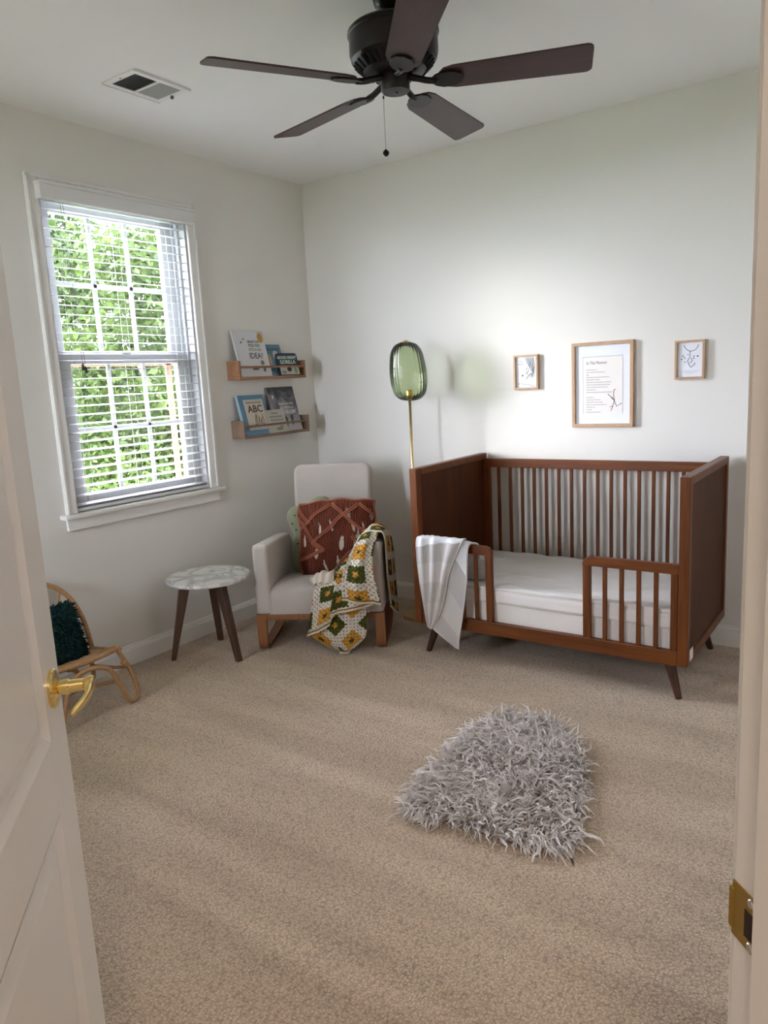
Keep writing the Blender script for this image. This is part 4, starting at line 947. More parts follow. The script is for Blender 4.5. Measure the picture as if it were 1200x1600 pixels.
# over the arm and down its outer side
gsheet([[gp(0.255, -0.44, 0.47), gp(0.255, -0.32, 0.52), gp(0.25, -0.20, 0.56), gp(0.25, -0.12, 0.585)],
        [gp(0.280, -0.44, 0.60), gp(0.275, -0.32, 0.622), gp(0.272, -0.20, 0.632), gp(0.275, -0.10, 0.634)],
        [gp(0.345, -0.44, 0.60), gp(0.340, -0.32, 0.632), gp(0.338, -0.20, 0.646), gp(0.335, -0.08, 0.640)],
        [gp(0.388, -0.42, 0.52), gp(0.392, -0.30, 0.565), gp(0.390, -0.18, 0.60), gp(0.378, -0.07, 0.615)],
        [gp(0.398, -0.40, 0.34), gp(0.405, -0.28, 0.37), gp(0.400, -0.16, 0.39), gp(0.386, -0.06, 0.41)],
        [gp(0.405, -0.38, 0.12), gp(0.415, -0.27, 0.13), gp(0.408, -0.17, 0.17), gp(0.394, -0.09, 0.22)]], 46, 70, math.radians(0), (0.03, 0.03), gr(0.007, 1.5, 0.5), hem=True)
# little tulle corner sticking out on the seat
tu = loft([[gp(-0.03, -0.12, 0.385), gp(0.03, -0.14, 0.40), gp(0.09, -0.14, 0.42)], [gp(-0.045, -0.07, 0.385), gp(0.02, -0.06, 0.43), gp(0.10, -0.05, 0.42)], [gp(-0.02, -0.01, 0.372), gp(0.03, 0.0, 0.385), gp(0.10, 0.01, 0.38)]], 24, 20, lambda p, u, v: np.array([p[0], p[1], p[2] + 0.006 * math.sin(u * 22 + v * 3)]))
tl = MB().grid(tu).build('muslin_cloth', m_cream, None, smooth=True, solid=0.002); tl.location = rc.location; tl.rotation_euler = (0, 0, rz)
tag(tl, 'crumpled pale muslin cloth on the rocking chair seat beside the crocheted blanket', 'cloth')

# ================================================================== SIDE TABLE
stb = thing('side_table', 'round marble topped side table on three splayed walnut legs', 'side table', (0.300, -1.352, 0))
MB().lathe([(0.19, 0.428), (0.222, 0.431), (0.227, 0.436), (0.227, 0.446), (0.224, 0.450), (0.0, 0.450)], 64, cap=False).build('tabletop', m_marble, stb, smooth=True).modifiers.new('e', 'EDGE_SPLIT').split_angle = math.radians(50)
ap = MB()
for fx, fy in ((0.166, -1.526), (0.503, -1.372), (0.157, -1.180)):
    d = Vector((fx - 0.285, fy + 1.352, 0)); a = math.atan2(d.y, d.x); R_ = d.length + 0.005
    Tm = Matrix.Translation((-0.015, 0, 0)) @ Matrix.Rotation(a, 4, 'Z')
    mb = MB(); vs = [Tm @ Vector(p) for p in ((R_ - 0.012, -0.017, 0), (R_ + 0.012, -0.017, 0), (R_ + 0.012, 0.017, 0), (R_ - 0.012, 0.017, 0), (0.085, -0.020, 0.428), (0.145, -0.020, 0.428), (0.145, 0.020, 0.428), (0.085, 0.020, 0.428))]
    mb.add(vs, [(3, 2, 1, 0), (4, 5, 6, 7), (0, 1, 5, 4), (1, 2, 6, 5), (2, 3, 7, 6), (3, 0, 4, 7)]).build('leg', m_walnut, stb, bevel=0.004)
    ap.box(0.0, 0.11, -0.016, 0.016, 0.395, 0.4275, Tm)
ap.build('leg_brace', m_walnut, stb, bevel=0.002)

# ================================================================== WALL SHELVES AND BOOKS
def shelf(label, y0, y1, z0, z1, mat):
    s = thing('picture_ledge', label, 'shelf', (0, (y0 + y1) / 2, z0), 0, 'wooden picture ledges'); h = z1 - z0; hw = (y1 - y0) / 2; D = 0.105; t = 0.017
    box('base_board', mat, s, (0, D, -hw, hw, 0, t), 0.002); box('end_board', mat, s, (0, D, -hw, -hw + t, t, h), 0.002); box('end_board', mat, s, (0, D, hw - t, hw, t, h), 0.002)
    box('back_board', mat, s, (0, 0.008, -hw + t, hw - t, t, h * 0.55), 0.001)
    MB().box(D - 0.012, D - 0.001, -hw + t, hw - t, h * 0.60, h * 0.60 + 0.013).build('front_bar', mat, s, bevel=0.003); return s
shelf('reddish wooden picture ledge holding books, the upper of two', -0.800, -0.198, 1.492, 1.604, m_shelf)
shelf('weathered brown wooden picture ledge holding books, the lower of two', -0.803, -0.198, 1.138, 1.248, m_shelf2)
cols = {}
def cm(c): 
    k = tuple(c)
    if k not in cols: cols[k] = M('cover_%d' % len(cols), c, 0.4)
    return cols[k]
def book(label, yc_, zb, w_, h_, t_, tilt_, xb, cover, spine=None, rounded=0.0, yaw=0.0):
    """book leaning back to the wall; local x = right on the cover (world +y), local y = depth into the wall, local z = up"""
    b = thing('picture_book', label, 'book', (xb, yc_, zb), PI/2 + yaw, 'books on the ledges'); 
    T_ = Matrix.Rotation(-tilt_, 4, 'X')
    if rounded:
        r = rounded; P = [(-w_/2, 0)] + [(w_/2, 0)] + [(w_/2 - r + r * math.cos(a), h_ - r + r * math.sin(a)) for a in np.linspace(0, PI/2, 6)] + [(-w_/2 + r + r * math.cos(a), h_ - r + r * math.sin(a)) for a in np.linspace(PI/2, PI, 6)]
        MB().prism(P, 0, t_, lambda x, z, d: T_ @ Vector((x, d, z))).build('cover', cover, b)
    else:
        box('cover', cover, b, (-w_/2, w_/2, 0, 0.0025, 0, h_), 0.0008, T_); box('cover', cover, b, (-w_/2, w_/2, t_ - 0.0025, t_, 0, h_), 0.0008, T_)
        box('pages', m_paper, b, (-w_/2 + 0.003, w_/2 - 0.003, 0.0025, t_ - 0.0025, 0.002, h_ - 0.003), 0.0, T_)
        box('spine', spine or cover, b, (-w_/2 - 0.001, -w_/2 + 0.002, 0, t_, 0, h_), 0.0008, T_)
    return b, T_
def face(T_, x, z, y=-0.0004): return T_ @ Matrix.Translation((x, y, z)) @ Matrix.Rotation(PI/2, 4, 'X')
def patch(name, mat, b, T_, x0, x1, z0, z1, y=-0.0006): return MB().box(x0, x1, y, 0.0004, z0, z1, T_).build(name, mat, b)
def ell(name, mat, b, T_, x, z, rx_, rz_, y=-0.001): return MB().prism([(x + rx_ * math.cos(a), z + rz_ * math.sin(a)) for a in np.linspace(0, 2 * PI, 20, endpoint=False)], y, 0.0, lambda p, q, d: T_ @ Vector((p, d, q))).build(name, mat, b)
zu = 1.492 + 0.0175; zl = 1.138 + 0.0175
b, T_ = book('tall white picture book with a golden oval at the left of the upper ledge', -0.628, zu, 0.262, 0.285, 0.012, math.radians(13), 0.086, cm((0.62, 0.62, 0.64)))
for i, (s_, z_, sz) in enumerate((('WHAT DO', 0.216, 0.022), ('YOU DO', 0.193, 0.026), ('WITH AN', 0.167, 0.026), ('IDEA?', 0.128, 0.050))): text('lettering', s_, sz, m_pencil if i != 2 else cm((0.25, 0.30, 0.12)), b, face(T_, 0.03, z_), sx=0.95, bold=0.0006)
ell('golden_oval', cm((0.42, 0.25, 0.05)), b, T_, 0.098, 0.243, 0.022, 0.030); ell('pale_halo', cm((0.60, 0.55, 0.28)), b, T_, 0.098, 0.243, 0.028, 0.036, -0.0005)
mbx = MB()
for x_, z_, r_ in ((-0.05, 0.232, 0.006), (-0.075, 0.212, 0.007), (0.07, 0.085, 0.016), (0.078, 0.055, 0.010), (0.075, 0.04, 0.012), (0.0, 0.047, 0.03)): mbx.prism([(x_ + r_ * math.cos(a), z_ + (r_ if r_ < 0.02 else 0.008) * math.sin(a)) for a in np.linspace(0, 2 * PI, 10, endpoint=False)], -0.0008, 0, lambda p, q, d: T_ @ Vector((p, d, q)))
mbx.build('ink_drawing', cm((0.16, 0.14, 0.12)), b)
b, T_ = book('blue picture book with orange shapes standing behind the green board book', -0.437, zu, 0.190, 0.205, 0.012, math.radians(15), 0.070, cm((0.085, 0.20, 0.27)))
patch('title_band', cm((0.06, 0.12, 0.18)), b, T_, -0.075, 0.08, 0.165, 0.182)
for x_, c_ in ((-0.052, (0.45, 0.33, 0.12)), (-0.035, (0.45, 0.19, 0.05)), (-0.020, (0.40, 0.36, 0.20))): ell('orange_shape', cm(c_), b, T_, x_, 0.105, 0.008, 0.038)
ell('pale_shape', cm((0.48, 0.45, 0.42)), b, T_, 0.035, 0.135, 0.026, 0.030)
ell('dark_shape', cm((0.03, 0.06, 0.10)), b, T_, 0.02, 0.04, 0.055, 0.022)
b, T_ = book('small dark green board book with rounded corners at the right of the upper ledge', -0.335, zu, 0.170, 0.148, 0.020, math.radians(17), 0.095, cm((0.012, 0.018, 0.05)), rounded=0.018, yaw=math.radians(-10))
P_ = [(-0.075, 0.07), (0.075, 0.07), (0.072, 0.135), (-0.06, 0.135)]
MB().prism(P_, -0.0006, 0, lambda x, z, d: T_ @ Vector((x, d, z))).build('cover_picture', cm((0.015, 0.055, 0.045)), b)
patch('cover_picture', cm((0.45, 0.45, 0.36)), b, T_, -0.072, 0.075, 0.006, 0.055); 
for x_, z_, rx_, rz_, c_ in ((0.0, 0.040, 0.018, 0.016, (0.02, 0.025, 0.02)), (0.05, 0.03, 0.012, 0.02, (0.20, 0.26, 0.10)), (-0.045, 0.022, 0.02, 0.012, (0.25, 0.25, 0.24))): ell('picture_shape', cm(c_), b, T_, x_, z_, rx_, rz_)
text('lettering', 'GOOD NIGHT', 0.026, cm((0.60, 0.62, 0.58)), b, face(T_, 0.0, 0.118, -0.001), bold=0.0008, sx=0.9); text('lettering', 'GORILLA', 0.034, cm((0.60, 0.62, 0.58)), b, face(T_, 0.0, 0.088, -0.001), bold=0.0008, sx=0.9)
b, T_ = book('blue bordered alphabet book at the left of the lower ledge', -0.655, zl, 0.225, 0.250, 0.022, math.radians(14), 0.092, cm((0.085, 0.21, 0.34)), cm((0.32, 0.42, 0.48)))
patch('cover_label', cm((0.55, 0.49, 0.40)), b, T_, -0.074, 0.092, 0.030, 0.222)
text('lettering', "Winnie-the-Pooh's", 0.0185, m_pencil, b, face(T_, 0.010, 0.203, -0.0012), sx=0.95); text('lettering', 'ABC', 0.062, cm((0.06, 0.03, 0.02)), b, face(T_, 0.012, 0.160, -0.0012), bold=0.0012, sx=1.05)
def strokes(name, mat, b, T_, segs, r_=0.0009, y=-0.0008):
    mb = MB()
    for s_ in segs: mb.tube([T_ @ Vector((p[0], y, p[1])) for p in s_], r_, 5)
    return mb.build(name, mat, b)
rg = random.Random(5)
tree_sk = []
for k in range(9):
    x0 = -0.01 + 0.012 * k * 0.8; tree_sk.append([(x0, 0.062), (x0 + rg.uniform(-0.01, 0.01), 0.090), (x0 + rg.uniform(-0.02, 0.02), 0.118 + rg.uniform(-0.01, 0.012))])
tree_sk.append([(-0.02, 0.066), (0.02, 0.058), (0.07, 0.064)])
strokes('ink_drawing', cm((0.15, 0.10, 0.06)), b, T_, tree_sk, 0.0016)
b, T_ = book('large storm grey picture book at the right of the lower ledge', -0.372, zl, 0.250, 0.292, 0.012, math.radians(14), 0.088, cm((0.17, 0.165, 0.18)))
def cloud_cover():
    m, nt, bb = new_mat('storm_print'); t = N(nt, 'ShaderNodeTexNoise'); t.inputs['Scale'].default_value = 9; t.inputs['Detail'].default_value = 6; t.inputs['Distortion'].default_value = 1.2; L(nt, coords(nt), t.inputs['Vector'])
    sp = N(nt, 'ShaderNodeSeparateXYZ'); L(nt, coords(nt), sp.inputs[0])
    k = math_(nt, 'SUBTRACT', t.outputs[0], math_(nt, 'MULTIPLY', math_(nt, 'SUBTRACT', sp.outputs[2], 0.13), 1.9))
    r = N(nt, 'ShaderNodeValToRGB'); r.color_ramp.elements[0].position = 0.2; r.color_ramp.elements[1].position = 0.75; r.color_ramp.elements[0].color = (0.035, 0.034, 0.04, 1); r.color_ramp.elements[1].color = (0.42, 0.40, 0.43, 1); L(nt, k, r.inputs[0]); L(nt, r.outputs[0], bb.inputs['Base Color']); bb.inputs['Roughness'].default_value = 0.4; return m
patch('cover_picture', cloud_cover(), b, T_, -0.124, 0.124, 0.001, 0.291, -0.0004)
wt = cm((0.60, 0.58, 0.60))
for s_, z_, sz in (('WHAT DO YOU', 0.178, 0.020), ('DO WITH A', 0.153, 0.024), ('PROBLEM?', 0.124, 0.036)): text('lettering', s_, sz, wt, b, face(T_, 0.02, z_, -0.001), bold=0.0006, sx=0.95)
ell('pale_moon', wt, b, T_, -0.085, 0.228, 0.008, 0.014)
for x_, z_ in ((-0.01, 0.078), (0.048, 0.088)): ell('ink_drawing', cm((0.035, 0.04, 0.03)), b, T_, x_, z_, 0.014, 0.018); ell('ink_drawing', cm((0.10, 0.11, 0.06)), b, T_, x_ - 0.004, z_ - 0.03, 0.012, 0.022)
patch('cover_picture', cm((0.40, 0.38, 0.40)), b, T_, -0.10, 0.118, 0.002, 0.045, -0.0006)
b, T_ = book('small cream board book leaning in front of the storm grey book', -0.482, zl, 0.175, 0.148, 0.014, math.radians(16), 0.098, cm((0.44, 0.41, 0.35)), rounded=0.006)
segs = []
for z_, x0, x1 in ((0.125, -0.03, 0.03), (0.102, -0.055, 0.06), (0.080, -0.05, 0.065)):
    x_ = x0
    while x_ < x1: segs.append([(x_, z_ - 0.006), (x_ + 0.002, z_ + 0.006)]); segs.append([(x_ + 0.004, z_ + 0.005), (x_ + 0.006, z_ - 0.005)]); x_ += 0.012
strokes('lettering', cm((0.22, 0.19, 0.17)), b, T_, segs, 0.0012)
ell('picture_shape', cm((0.16, 0.24, 0.15)), b, T_, 0.01, 0.022, 0.030, 0.010); ell('picture_shape', cm((0.42, 0.20, 0.11)), b, T_, 0.035, 0.036, 0.014, 0.009)

# ================================================================== FRAMED PRINTS
def frame(name, label, x0, x1, z0, z1, fw, D):
    f = thing(name, label, 'framed print', ((x0 + x1) / 2, 0, (z0 + z1) / 2), 0, 'oak framed prints on the back wall'); a, c = (x1 - x0) / 2, (z1 - z0) / 2
    for b_ in ((-a, a, -D, -0.001, c - fw, c), (-a, a, -D, -0.001, -c, -c + fw), (-a, -a + fw, -D, -0.001, -c + fw, c - fw), (a - fw, a, -D, -0.001, -c + fw, c - fw)): box('frame_side', m_oak, f, b_, 0.001)
    MB().box(-a + fw * 0.6, a - fw * 0.6, -D * 0.45, -D * 0.3, -c + fw * 0.6, c - fw * 0.6).build('backing', m_matw, f)
    return f, a, c, -D * 0.45
I4 = Matrix.Identity(4)
def ink(name, mat, f, segs, r_, y):
    mb = MB()
    for s_ in segs: mb.tube([(p[0], y - 0.0003, p[1]) for p in s_], r_, 5)
    o = mb.build(name, mat, f); return o
f, a, c, y = frame('framed_print', 'small oak framed pencil drawing of a tree, nearest the green lamp', 1.512, 1.660, 1.352, 1.546, 0.011, 0.024)
rg = random.Random(11); sg = []
for k in range(16): x_ = 0.006 + 0.0034 * k; sg.append([(x_ - 0.012 + rg.uniform(-.006, .006), 0.078), (x_ * 0.6 + 0.018, 0.02 + rg.uniform(-.01, .01)), (0.042 + rg.uniform(-.006, .006), -0.004)])
for k in range(10): sg.append([(0.04 + rg.uniform(-.01, .01), -0.005 + rg.uniform(-.004, .004)), (0.012 + rg.uniform(-.02, .03), -0.03 + rg.uniform(-.012, .012))])
ink('pencil_drawing', m_pencil2, f, sg, 0.0011, y)
sg = [[(-0.005, 0.012), (0.006, 0.026), (0.014, 0.012), (0.006, -0.004), (-0.006, -0.006)], [(-0.002, 0.002), (0.012, 0.002)], [(0.0, -0.006), (0.012, -0.012)]] + [[(-0.052 + 0.012 * k, -0.058 - 0.002 * k), (-0.045 + 0.012 * k, -0.064 - 0.002 * k + rg.uniform(-.004, .004))] for k in range(9)] + [[(-0.05, 0.046), (-0.02, 0.046)], [(-0.045, 0.062), (-0.022, 0.060)]]
ink('pencil_drawing', m_pencil, f, sg, 0.0012, y)
MB().prism([(-0.024 + 0.0045 * math.cos(t), -0.018 + 0.006 * math.sin(t)) for t in np.linspace(0, 2 * PI, 10, endpoint=False)], y - 0.0006, y, lambda p, q, d: (p, d, q)).build('ink_dot', cm((0.07, 0.03, 0.05)), f)
f, a, c, y = frame('framed_print', 'large oak framed poem print with a wide white mat', 1.858, 2.190, 1.137, 1.588, 0.017, 0.026)
MB().box(-0.108, 0.108, y - 0.0015, y, -0.155, 0.150).build('mat_window', M('mat_bevel', (0.45, 0.44, 0.45), 0.9), f)
MB().box(-0.105, 0.108, y - 0.0022, y, -0.155, 0.147).build('print', m_paper, f)
yy = y - 0.0024
text('lettering', 'In This Moment', 0.024, m_pencil, f, Matrix.Translation((-0.088, yy, 0.116)) @ Matrix.Rotation(PI/2, 4, 'X'), align='LEFT', shear=0.2, sx=0.72)
rg = random.Random(3); sg = []
lens = [0.055, 0.100, 0.014, 0.125, 0.075, 0.135, 0.130, 0.115, 0.052, 0.142, 0, 0.040, 0.077, 0.092, 0.112, 0.047, 0.030, 0.077]
for i, ln in enumerate(lens):
    z_ = 0.080 - i * 0.0133; x_ = -0.088; e = x_ + ln
    while x_ < e:
        wl = min(rg.uniform(0.007, 0.022), e - x_); n_ = max(2, int(wl / 0.003))
        sg.append([(x_ + wl * q / n_, z_ + (0.0014 if q % 2 else -0.0012)) for q in range(n_ + 1)]); x_ += wl + 0.004
ink('poem_lines', m_pencil, f, sg, 0.0009, yy)
sg = [[(0.062, -0.030), (0.060, -0.06), (0.066, -0.085), (0.052, -0.12)], [(0.030, -0.050), (0.062, -0.085), (0.078, -0.118)], [(0.062, -0.030), (0.072, -0.026)], [(0.085, -0.112), (0.103, -0.100)], [(0.040, -0.118), (0.056, -0.118), (0.046, -0.138)], [(0.05, -0.066), (0.062, -0.082)]]
ink('sprig_drawing', M('sprig_ink', (0.16, 0.11, 0.12), 0.9), f, sg, 0.0016, yy)
f, a, c, y = frame('framed_print', 'small oak framed drawing of a hanging ring and dots, farthest from the lamp', 2.396, 2.538, 1.372, 1.563, 0.011, 0.024)
sg = [[(0.005 + 0.034 * math.cos(t), 0.078 + 0.036 * math.sin(t)) for t in np.linspace(-PI + 0.15, -0.15, 14)], [(-0.001, 0.044), (-0.001, 0.010)], [(-0.003, 0.010), (-0.012, -0.004), (-0.004, -0.026), (0.004, -0.038), (0.022, -0.022), (0.022, -0.014)], [(0.006, 0.008), (0.010, -0.006), (0.002, -0.016)]]
ink('ink_drawing', m_pencil, f, sg, 0.0015, y)
mb = MB()
for x_, z_, r_ in ((-0.034, 0.020, .0036), (-0.040, 0.004, .0036), (-0.026, 0.010, .0034), (-0.024, -0.010, .003), (0.018, 0.017, .0034), (0.018, 0.007, .0034), (0.036, 0.016, .0042), (-0.01, 0.026, .0028)): mb.prism([(x_ + r_ * math.cos(t), z_ + r_ * math.sin(t)) for t in np.linspace(0, 2 * PI, 8, endpoint=False)], y - 0.0008, y, lambda p, q, d: (p, d, q))
mb.build('ink_dots', m_pencil, f)
sg = []
for z_, x0, x1 in ((-0.054, -0.040, 0.040), (-0.061, -0.032, 0.030), (-0.067, -0.020, 0.018)):
    x_ = x0
    while x_ < x1: sg.append([(x_, z_), (x_ + 0.003, z_ + 0.0012), (x_ + 0.006, z_ - 0.0008)]); x_ += 0.0095
ink('caption_lines', m_pencil2, f, sg, 0.0007, y)

# ================================================================== RATTAN CHAIR
rt = thing('rattan_chair', 'low child sized rattan chair with hoop back beside the open door', 'rattan chair', (0.25, -2.19, 0))
def rp(x, y, z): return (x - 0.25, y + 2.19, z)
def cane(name, pts, r, n=8, closed=False, k=40): return MB().tube(cr([rp(*p) for p in pts], k), r, n, closed).build(name, m_rattan, rt, smooth=True)
cane('back_hoop', [(0.135, -1.985, 0.215), (0.105, -1.995, 0.36), (0.078, -2.035, 0.48), (0.060, -2.11, 0.556), (0.055, -2.19, 0.580), (0.060, -2.27, 0.556), (0.078, -2.345, 0.48), (0.105, -2.385, 0.36), (0.135, -2.395, 0.215)], 0.0125)
cane('inner_hoop', [(0.125, -2.055, 0.24), (0.100, -2.065, 0.36), (0.080, -2.11, 0.445), (0.070, -2.19, 0.478), (0.080, -2.27, 0.445), (0.100, -2.315, 0.36), (0.125, -2.325, 0.24)], 0.007)
for y_, z_, y2, z2 in ((-2.105, 0.45, -2.075, 0.53), (-2.19, 0.48, -2.19, 0.57), (-2.275, 0.45, -2.305, 0.53), (-2.062, 0.38, -2.005, 0.395), (-2.318, 0.38, -2.375, 0.395)): MB().tube([rp(0.080, y_, z_), rp(0.068, y2, z2)], 0.006, 6).build('back_spoke', m_rattan, rt, smooth=True)
cane('seat_rim', [(0.13, -1.985, 0.215), (0.26, -1.985, 0.232), (0.36, -1.995, 0.262), (0.395, -2.035, 0.268), (0.405, -2.19, 0.262), (0.395, -2.345, 0.268), (0.36, -2.385, 0.262), (0.26, -2.395, 0.232), (0.13, -2.395, 0.215)], 0.0115)
for k in range(11):
    x_ = 0.125 + 0.0255 * k; z_ = 0.212 + 0.045 * (k / 10) ** 1.4
    MB().tube([rp(x_, -1.99, z_), rp(x_, -2.19, z_ + 0.004), rp(x_, -2.39, z_)], 0.0075, 6).build('seat_rod', m_rattan, rt, smooth=True)
cane('front_leg_loop', [(0.395, -2.020, 0.262), (0.412, -1.985, 0.175), (0.432, -1.962, 0.075), (0.440, -1.972, 0.022), (0.440, -1.998, 0.012), (0.438, -2.022, 0.03), (0.430, -2.052, 0.11), (0.424, -2.095, 0.200), (0.420, -2.19, 0.232), (0.424, -2.285, 0.200), (0.430, -2.328, 0.11), (0.438, -2.358, 0.03), (0.440, -2.382, 0.012), (0.440, -2.408, 0.022), (0.432, -2.418, 0.075), (0.412, -2.395, 0.175), (0.395, -2.360, 0.262)], 0.0115, 8, False, 90)
cane('rear_leg_loop', [(0.135, -2.020, 0.210), (0.115, -1.985, 0.14), (0.095, -1.972, 0.06), (0.085, -1.985, 0.014), (0.085, -2.02, 0.014), (0.095, -2.045, 0.06), (0.115, -2.08, 0.13), (0.12, -2.19, 0.16), (0.115, -2.30, 0.13), (0.095, -2.335, 0.06), (0.085, -2.36, 0.014), (0.085, -2.395, 0.014), (0.095, -2.408, 0.06), (0.115, -2.395, 0.14), (0.135, -2.360, 0.210)], 0.0115, 8, False, 80)
for y_ in (-1.985, -2.395): cane('side_stretcher', [(0.11, y_, 0.12), (0.22, y_, 0.135), (0.32, y_, 0.15), (0.415, y_ + (0.005 if y_ > -2.1 else -0.005), 0.175)], 0.009, 8, False, 14)
cane('front_stretcher', [(0.425, -2.055, 0.13), (0.30, -2.19, 0.105), (0.425, -2.325, 0.13)], 0.009, 8, False, 20)
for p, q in (((0.404, -2.005, 0.205), (0.412, -1.99, 0.180)), ((0.404, -2.375, 0.205), (0.412, -2.39, 0.180))): MB().tube([rp(*p), rp(*q)], 0.0155, 10).build('cane_binding', m_rattan, rt, smooth=True)
# shaggy teal cushion
tc = thing('shaggy_cushion', 'dark teal shaggy cushion leaning on the rattan chair back', 'cushion', (0.185, -2.235, 0.350), math.radians(90))
Tc = Matrix.Rotation(math.radians(-20), 4, 'X'); cu = cushion(0.30, 0.28, 0.12, 18); cu.v = [tuple(Tc @ Vector(p)) for p in cu.v]
cu.build('cushion_body', m_teal, tc, smooth=True)
def strands(roots, dirs, lens, curl, rad, seg=4, seed=1, grav=0.5, clump=None):
    """tapering three-sided locks, built with arrays"""
    rng = np.random.default_rng(seed); n = len(roots); P = np.zeros((n, seg + 1, 3)); P[:, 0] = roots
    d = dirs / np.linalg.norm(dirs, axis=1)[:, None]; ax = rng.normal(size=(n, 3)); ax /= np.linalg.norm(ax, axis=1)[:, None]; ph = rng.uniform(0, 6.28, n)
    for k in range(1, seg + 1):
        w_ = np.cross(d, ax); w_ /= np.linalg.norm(w_, axis=1)[:, None] + 1e-9
        step = d + w_ * (curl * np.sin(ph + k * 1.9))[:, None] - np.array([0, 0, 1.0]) * (grav * k / seg)
        step /= np.linalg.norm(step, axis=1)[:, None]; P[:, k] = P[:, k - 1] + step * (lens / seg)[:, None]
    if clump is not None:    # pull every strand onto its lock's centre strand
        lead, near_ = clump; w8 = np.array([0, 0.5, 0.8, 0.92, 0.98])[None, :, None]; P = P * (1 - w8) + P[lead][near_] * w8
    t = np.gradient(P, axis=1); t /= np.linalg.norm(t, axis=2)[:, :, None] + 1e-9
    a = np.cross(t, np.array([0.31, 0.52, 0.8])); a /= np.linalg.norm(a, axis=2)[:, :, None] + 1e-9; b = np.cross(t, a)
    tap = np.array([1, 1.0, 0.85, 0.6, 0.12]) if seg == 4 else np.linspace(1, 0.1, seg + 1)
    V = np.zeros((n, seg + 1, 3, 3)); rr = (rad[:, None] * tap)[:, :, None]
    for j in range(3): q = 2 * PI * j / 3; V[:, :, j] = P + (a * math.cos(q) + b * math.sin(q)) * rr
    base = (np.arange(n) * (seg + 1) * 3)[:, None, None]; F = []
    for k in range(seg):
        for j in range(3): F.append([k * 3 + j, k * 3 + (j + 1) % 3, (k + 1) * 3 + (j + 1) % 3, (k + 1) * 3 + j])
    F = np.array(F)[None] + base
    return V.reshape(-1, 3), F.reshape(-1, 4)
def strand_obj(name, mat, parent, V, F, tone, seg=4):
    me = bpy.data.meshes.new(name); me.vertices.add(len(V)); me.vertices.foreach_set('co', V.astype(np.float32).ravel()); m = len(F)
    me.loops.add(4 * m); me.loops.foreach_set('vertex_index', F.astype(np.int32).ravel()); me.polygons.add(m); me.polygons.foreach_set('loop_start', np.arange(0, 4 * m, 4, dtype=np.int32))
    me.polygons.foreach_set('use_smooth', np.ones(m, bool)); me.update(calc_edges=True)
    at = me.attributes.new('tone', 'FLOAT', 'POINT'); at.data.foreach_set('value', tone.astype(np.float32)); me.materials.append(mat)
    o = bpy.data.objects.new(name, me); COL.objects.link(o); o.parent = parent; o['kind'] = 'stuff'; return o
rng = np.random.default_rng(4); n = 2600
uvr = rng.uniform(-1, 1, (n, 2)); kk = np.sqrt(np.clip(1 - np.abs(uvr[:, 0]) ** 2.6, 0, 1)) * np.sqrt(np.clip(1 - np.abs(uvr[:, 1]) ** 2.6, 0, 1))
rts = np.stack([uvr[:, 0] * 0.15, -0.06 * kk, uvr[:, 1] * 0.14], 1); rot = np.array(Tc.to_3x3()); rts = rts @ rot.T
dr_ = np.stack([rng.normal(0, 0.5, n) + uvr[:, 0] * 0.5, -0.6 + rng.normal(0, .2, n), rng.normal(0, .5, n) + uvr[:, 1] * 0.3], 1)
V, F = strands(rts, dr_, rng.uniform(0.02, 0.045, n), 0.5, rng.uniform(0.003, 0.006, n), seed=9, grav=0.6)
m_tealf = mk_attr('teal_yarn', (0.008, 0.032, 0.034), (0.02, 0.085, 0.08))
strand_obj('yarn_tufts', m_tealf, tc, V, F, np.repeat(rng.uniform(0, 1, n), 15))

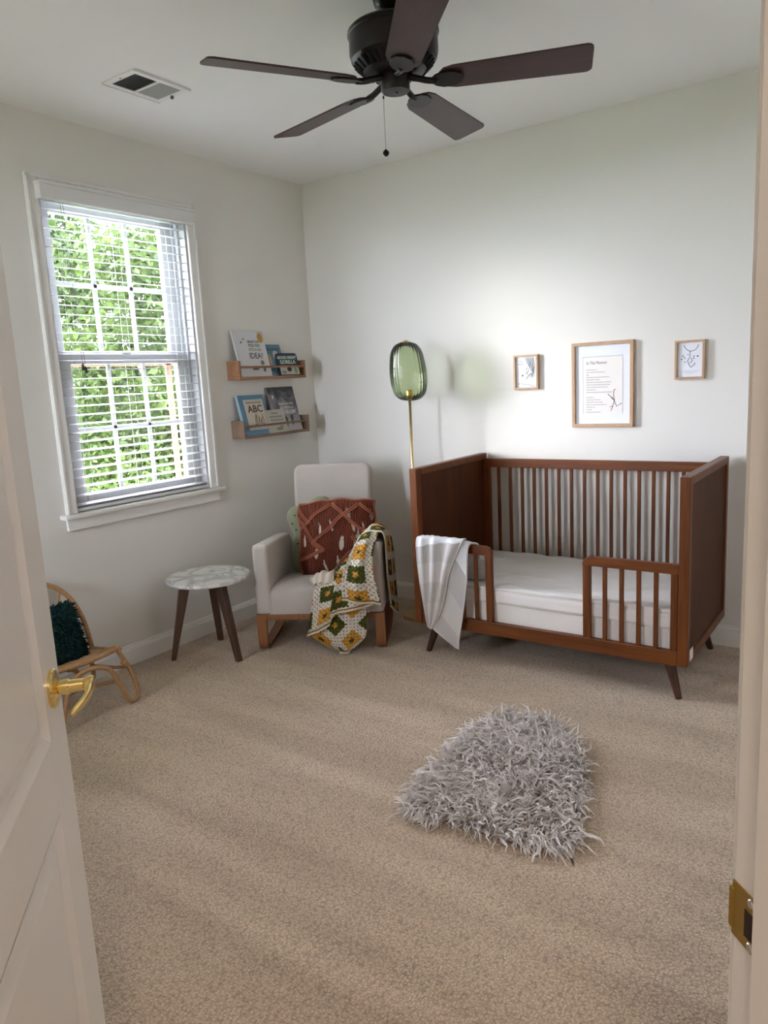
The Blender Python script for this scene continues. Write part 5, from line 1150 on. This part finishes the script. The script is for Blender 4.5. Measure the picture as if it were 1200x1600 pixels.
# ================================================================== SHEEPSKIN RUG
OUT = np.array([(2.045, -2.150), (1.995, -1.98), (1.985, -1.766), (1.970, -1.64), (1.968, -1.50), (2.000, -1.36), (2.060, -1.275), (2.14, -1.245), (2.235, -1.262), (2.34, -1.33), (2.44, -1.435), (2.50, -1.55), (2.545, -1.70), (2.585, -1.82), (2.640, -1.94), (2.625, -2.05), (2.55, -2.10), (2.43, -2.120), (2.32, -2.115), (2.20, -2.125), (2.11, -2.15)])
cen = np.array([2.29, -1.78]); rug = thing('sheepskin_rug', 'grey shaggy faux sheepskin rug lying on the beige carpet', 'rug', (cen[0], cen[1], 0))
sm = np.array(cr([(*p, 0) for p in np.vstack([OUT, OUT[:1]])], 120))[:-1, :2]; inn = (sm - cen) * 0.89
MB().prism([tuple(p) for p in inn], 0.0, 0.014, lambda x, y, t: (x, y, t)).build('backing', m_furb, rug)
def inside(p, poly):
    x, y = p[:, 0], p[:, 1]; r = np.zeros(len(p), bool); j = len(poly) - 1
    for i in range(len(poly)):
        xi_, yi_ = poly[i]; xj, yj = poly[j]; c_ = ((yi_ > y) != (yj > y)) & (x < (xj - xi_) * (y - yi_) / (yj - yi_ + 1e-12) + xi_); r ^= c_; j = i
    return r
rng = np.random.default_rng(12); cand = rng.uniform([-0.4, -0.5], [0.42, 0.62], (70000, 2)); cand = cand[inside(cand, (sm - cen) * 0.92)][:34000]
n = len(cand); ncl = 3200; lead = rng.choice(n, ncl, replace=False); cl = cand[lead]
near = np.zeros(n, int)
for s in range(0, n, 2000): near[s:s + 2000] = ((cand[s:s + 2000, None] - cl[None]) ** 2).sum(2).argmin(1)
cdir = np.stack([cl[:, 0] * 1.7 + 0.35 * np.sin(cl[:, 1] * 17) + rng.normal(0, .38, ncl), cl[:, 1] * 1.0 - 0.30 + 0.35 * np.sin(cl[:, 0] * 15 + 1) + rng.normal(0, .38, ncl), np.full(ncl, 0.50) + rng.uniform(-.15, .3, ncl)], 1)
dirs = cdir[near] + rng.normal(0, 0.12, (n, 3))
rts = np.concatenate([cand, np.full((n, 1), 0.012)], 1)
cln = rng.uniform(0.06, 0.105, ncl)[near] * rng.uniform(0.75, 1.1, n)
V, F = strands(rts, dirs, cln, 0.55, rng.uniform(0.0010, 0.0017, n), seed=3, grav=0.75, clump=(lead, near))
V[:, 2] = np.maximum(V[:, 2], 0.003)
tone = np.repeat((rng.uniform(0.1, 0.95, ncl)[near] + rng.normal(0, .12, n)), 15).reshape(n, 5, 3) + np.array([-0.35, -0.15, 0.05, 0.2, 0.3])[None, :, None]  # root shade and tip highlight are put into the strand colour
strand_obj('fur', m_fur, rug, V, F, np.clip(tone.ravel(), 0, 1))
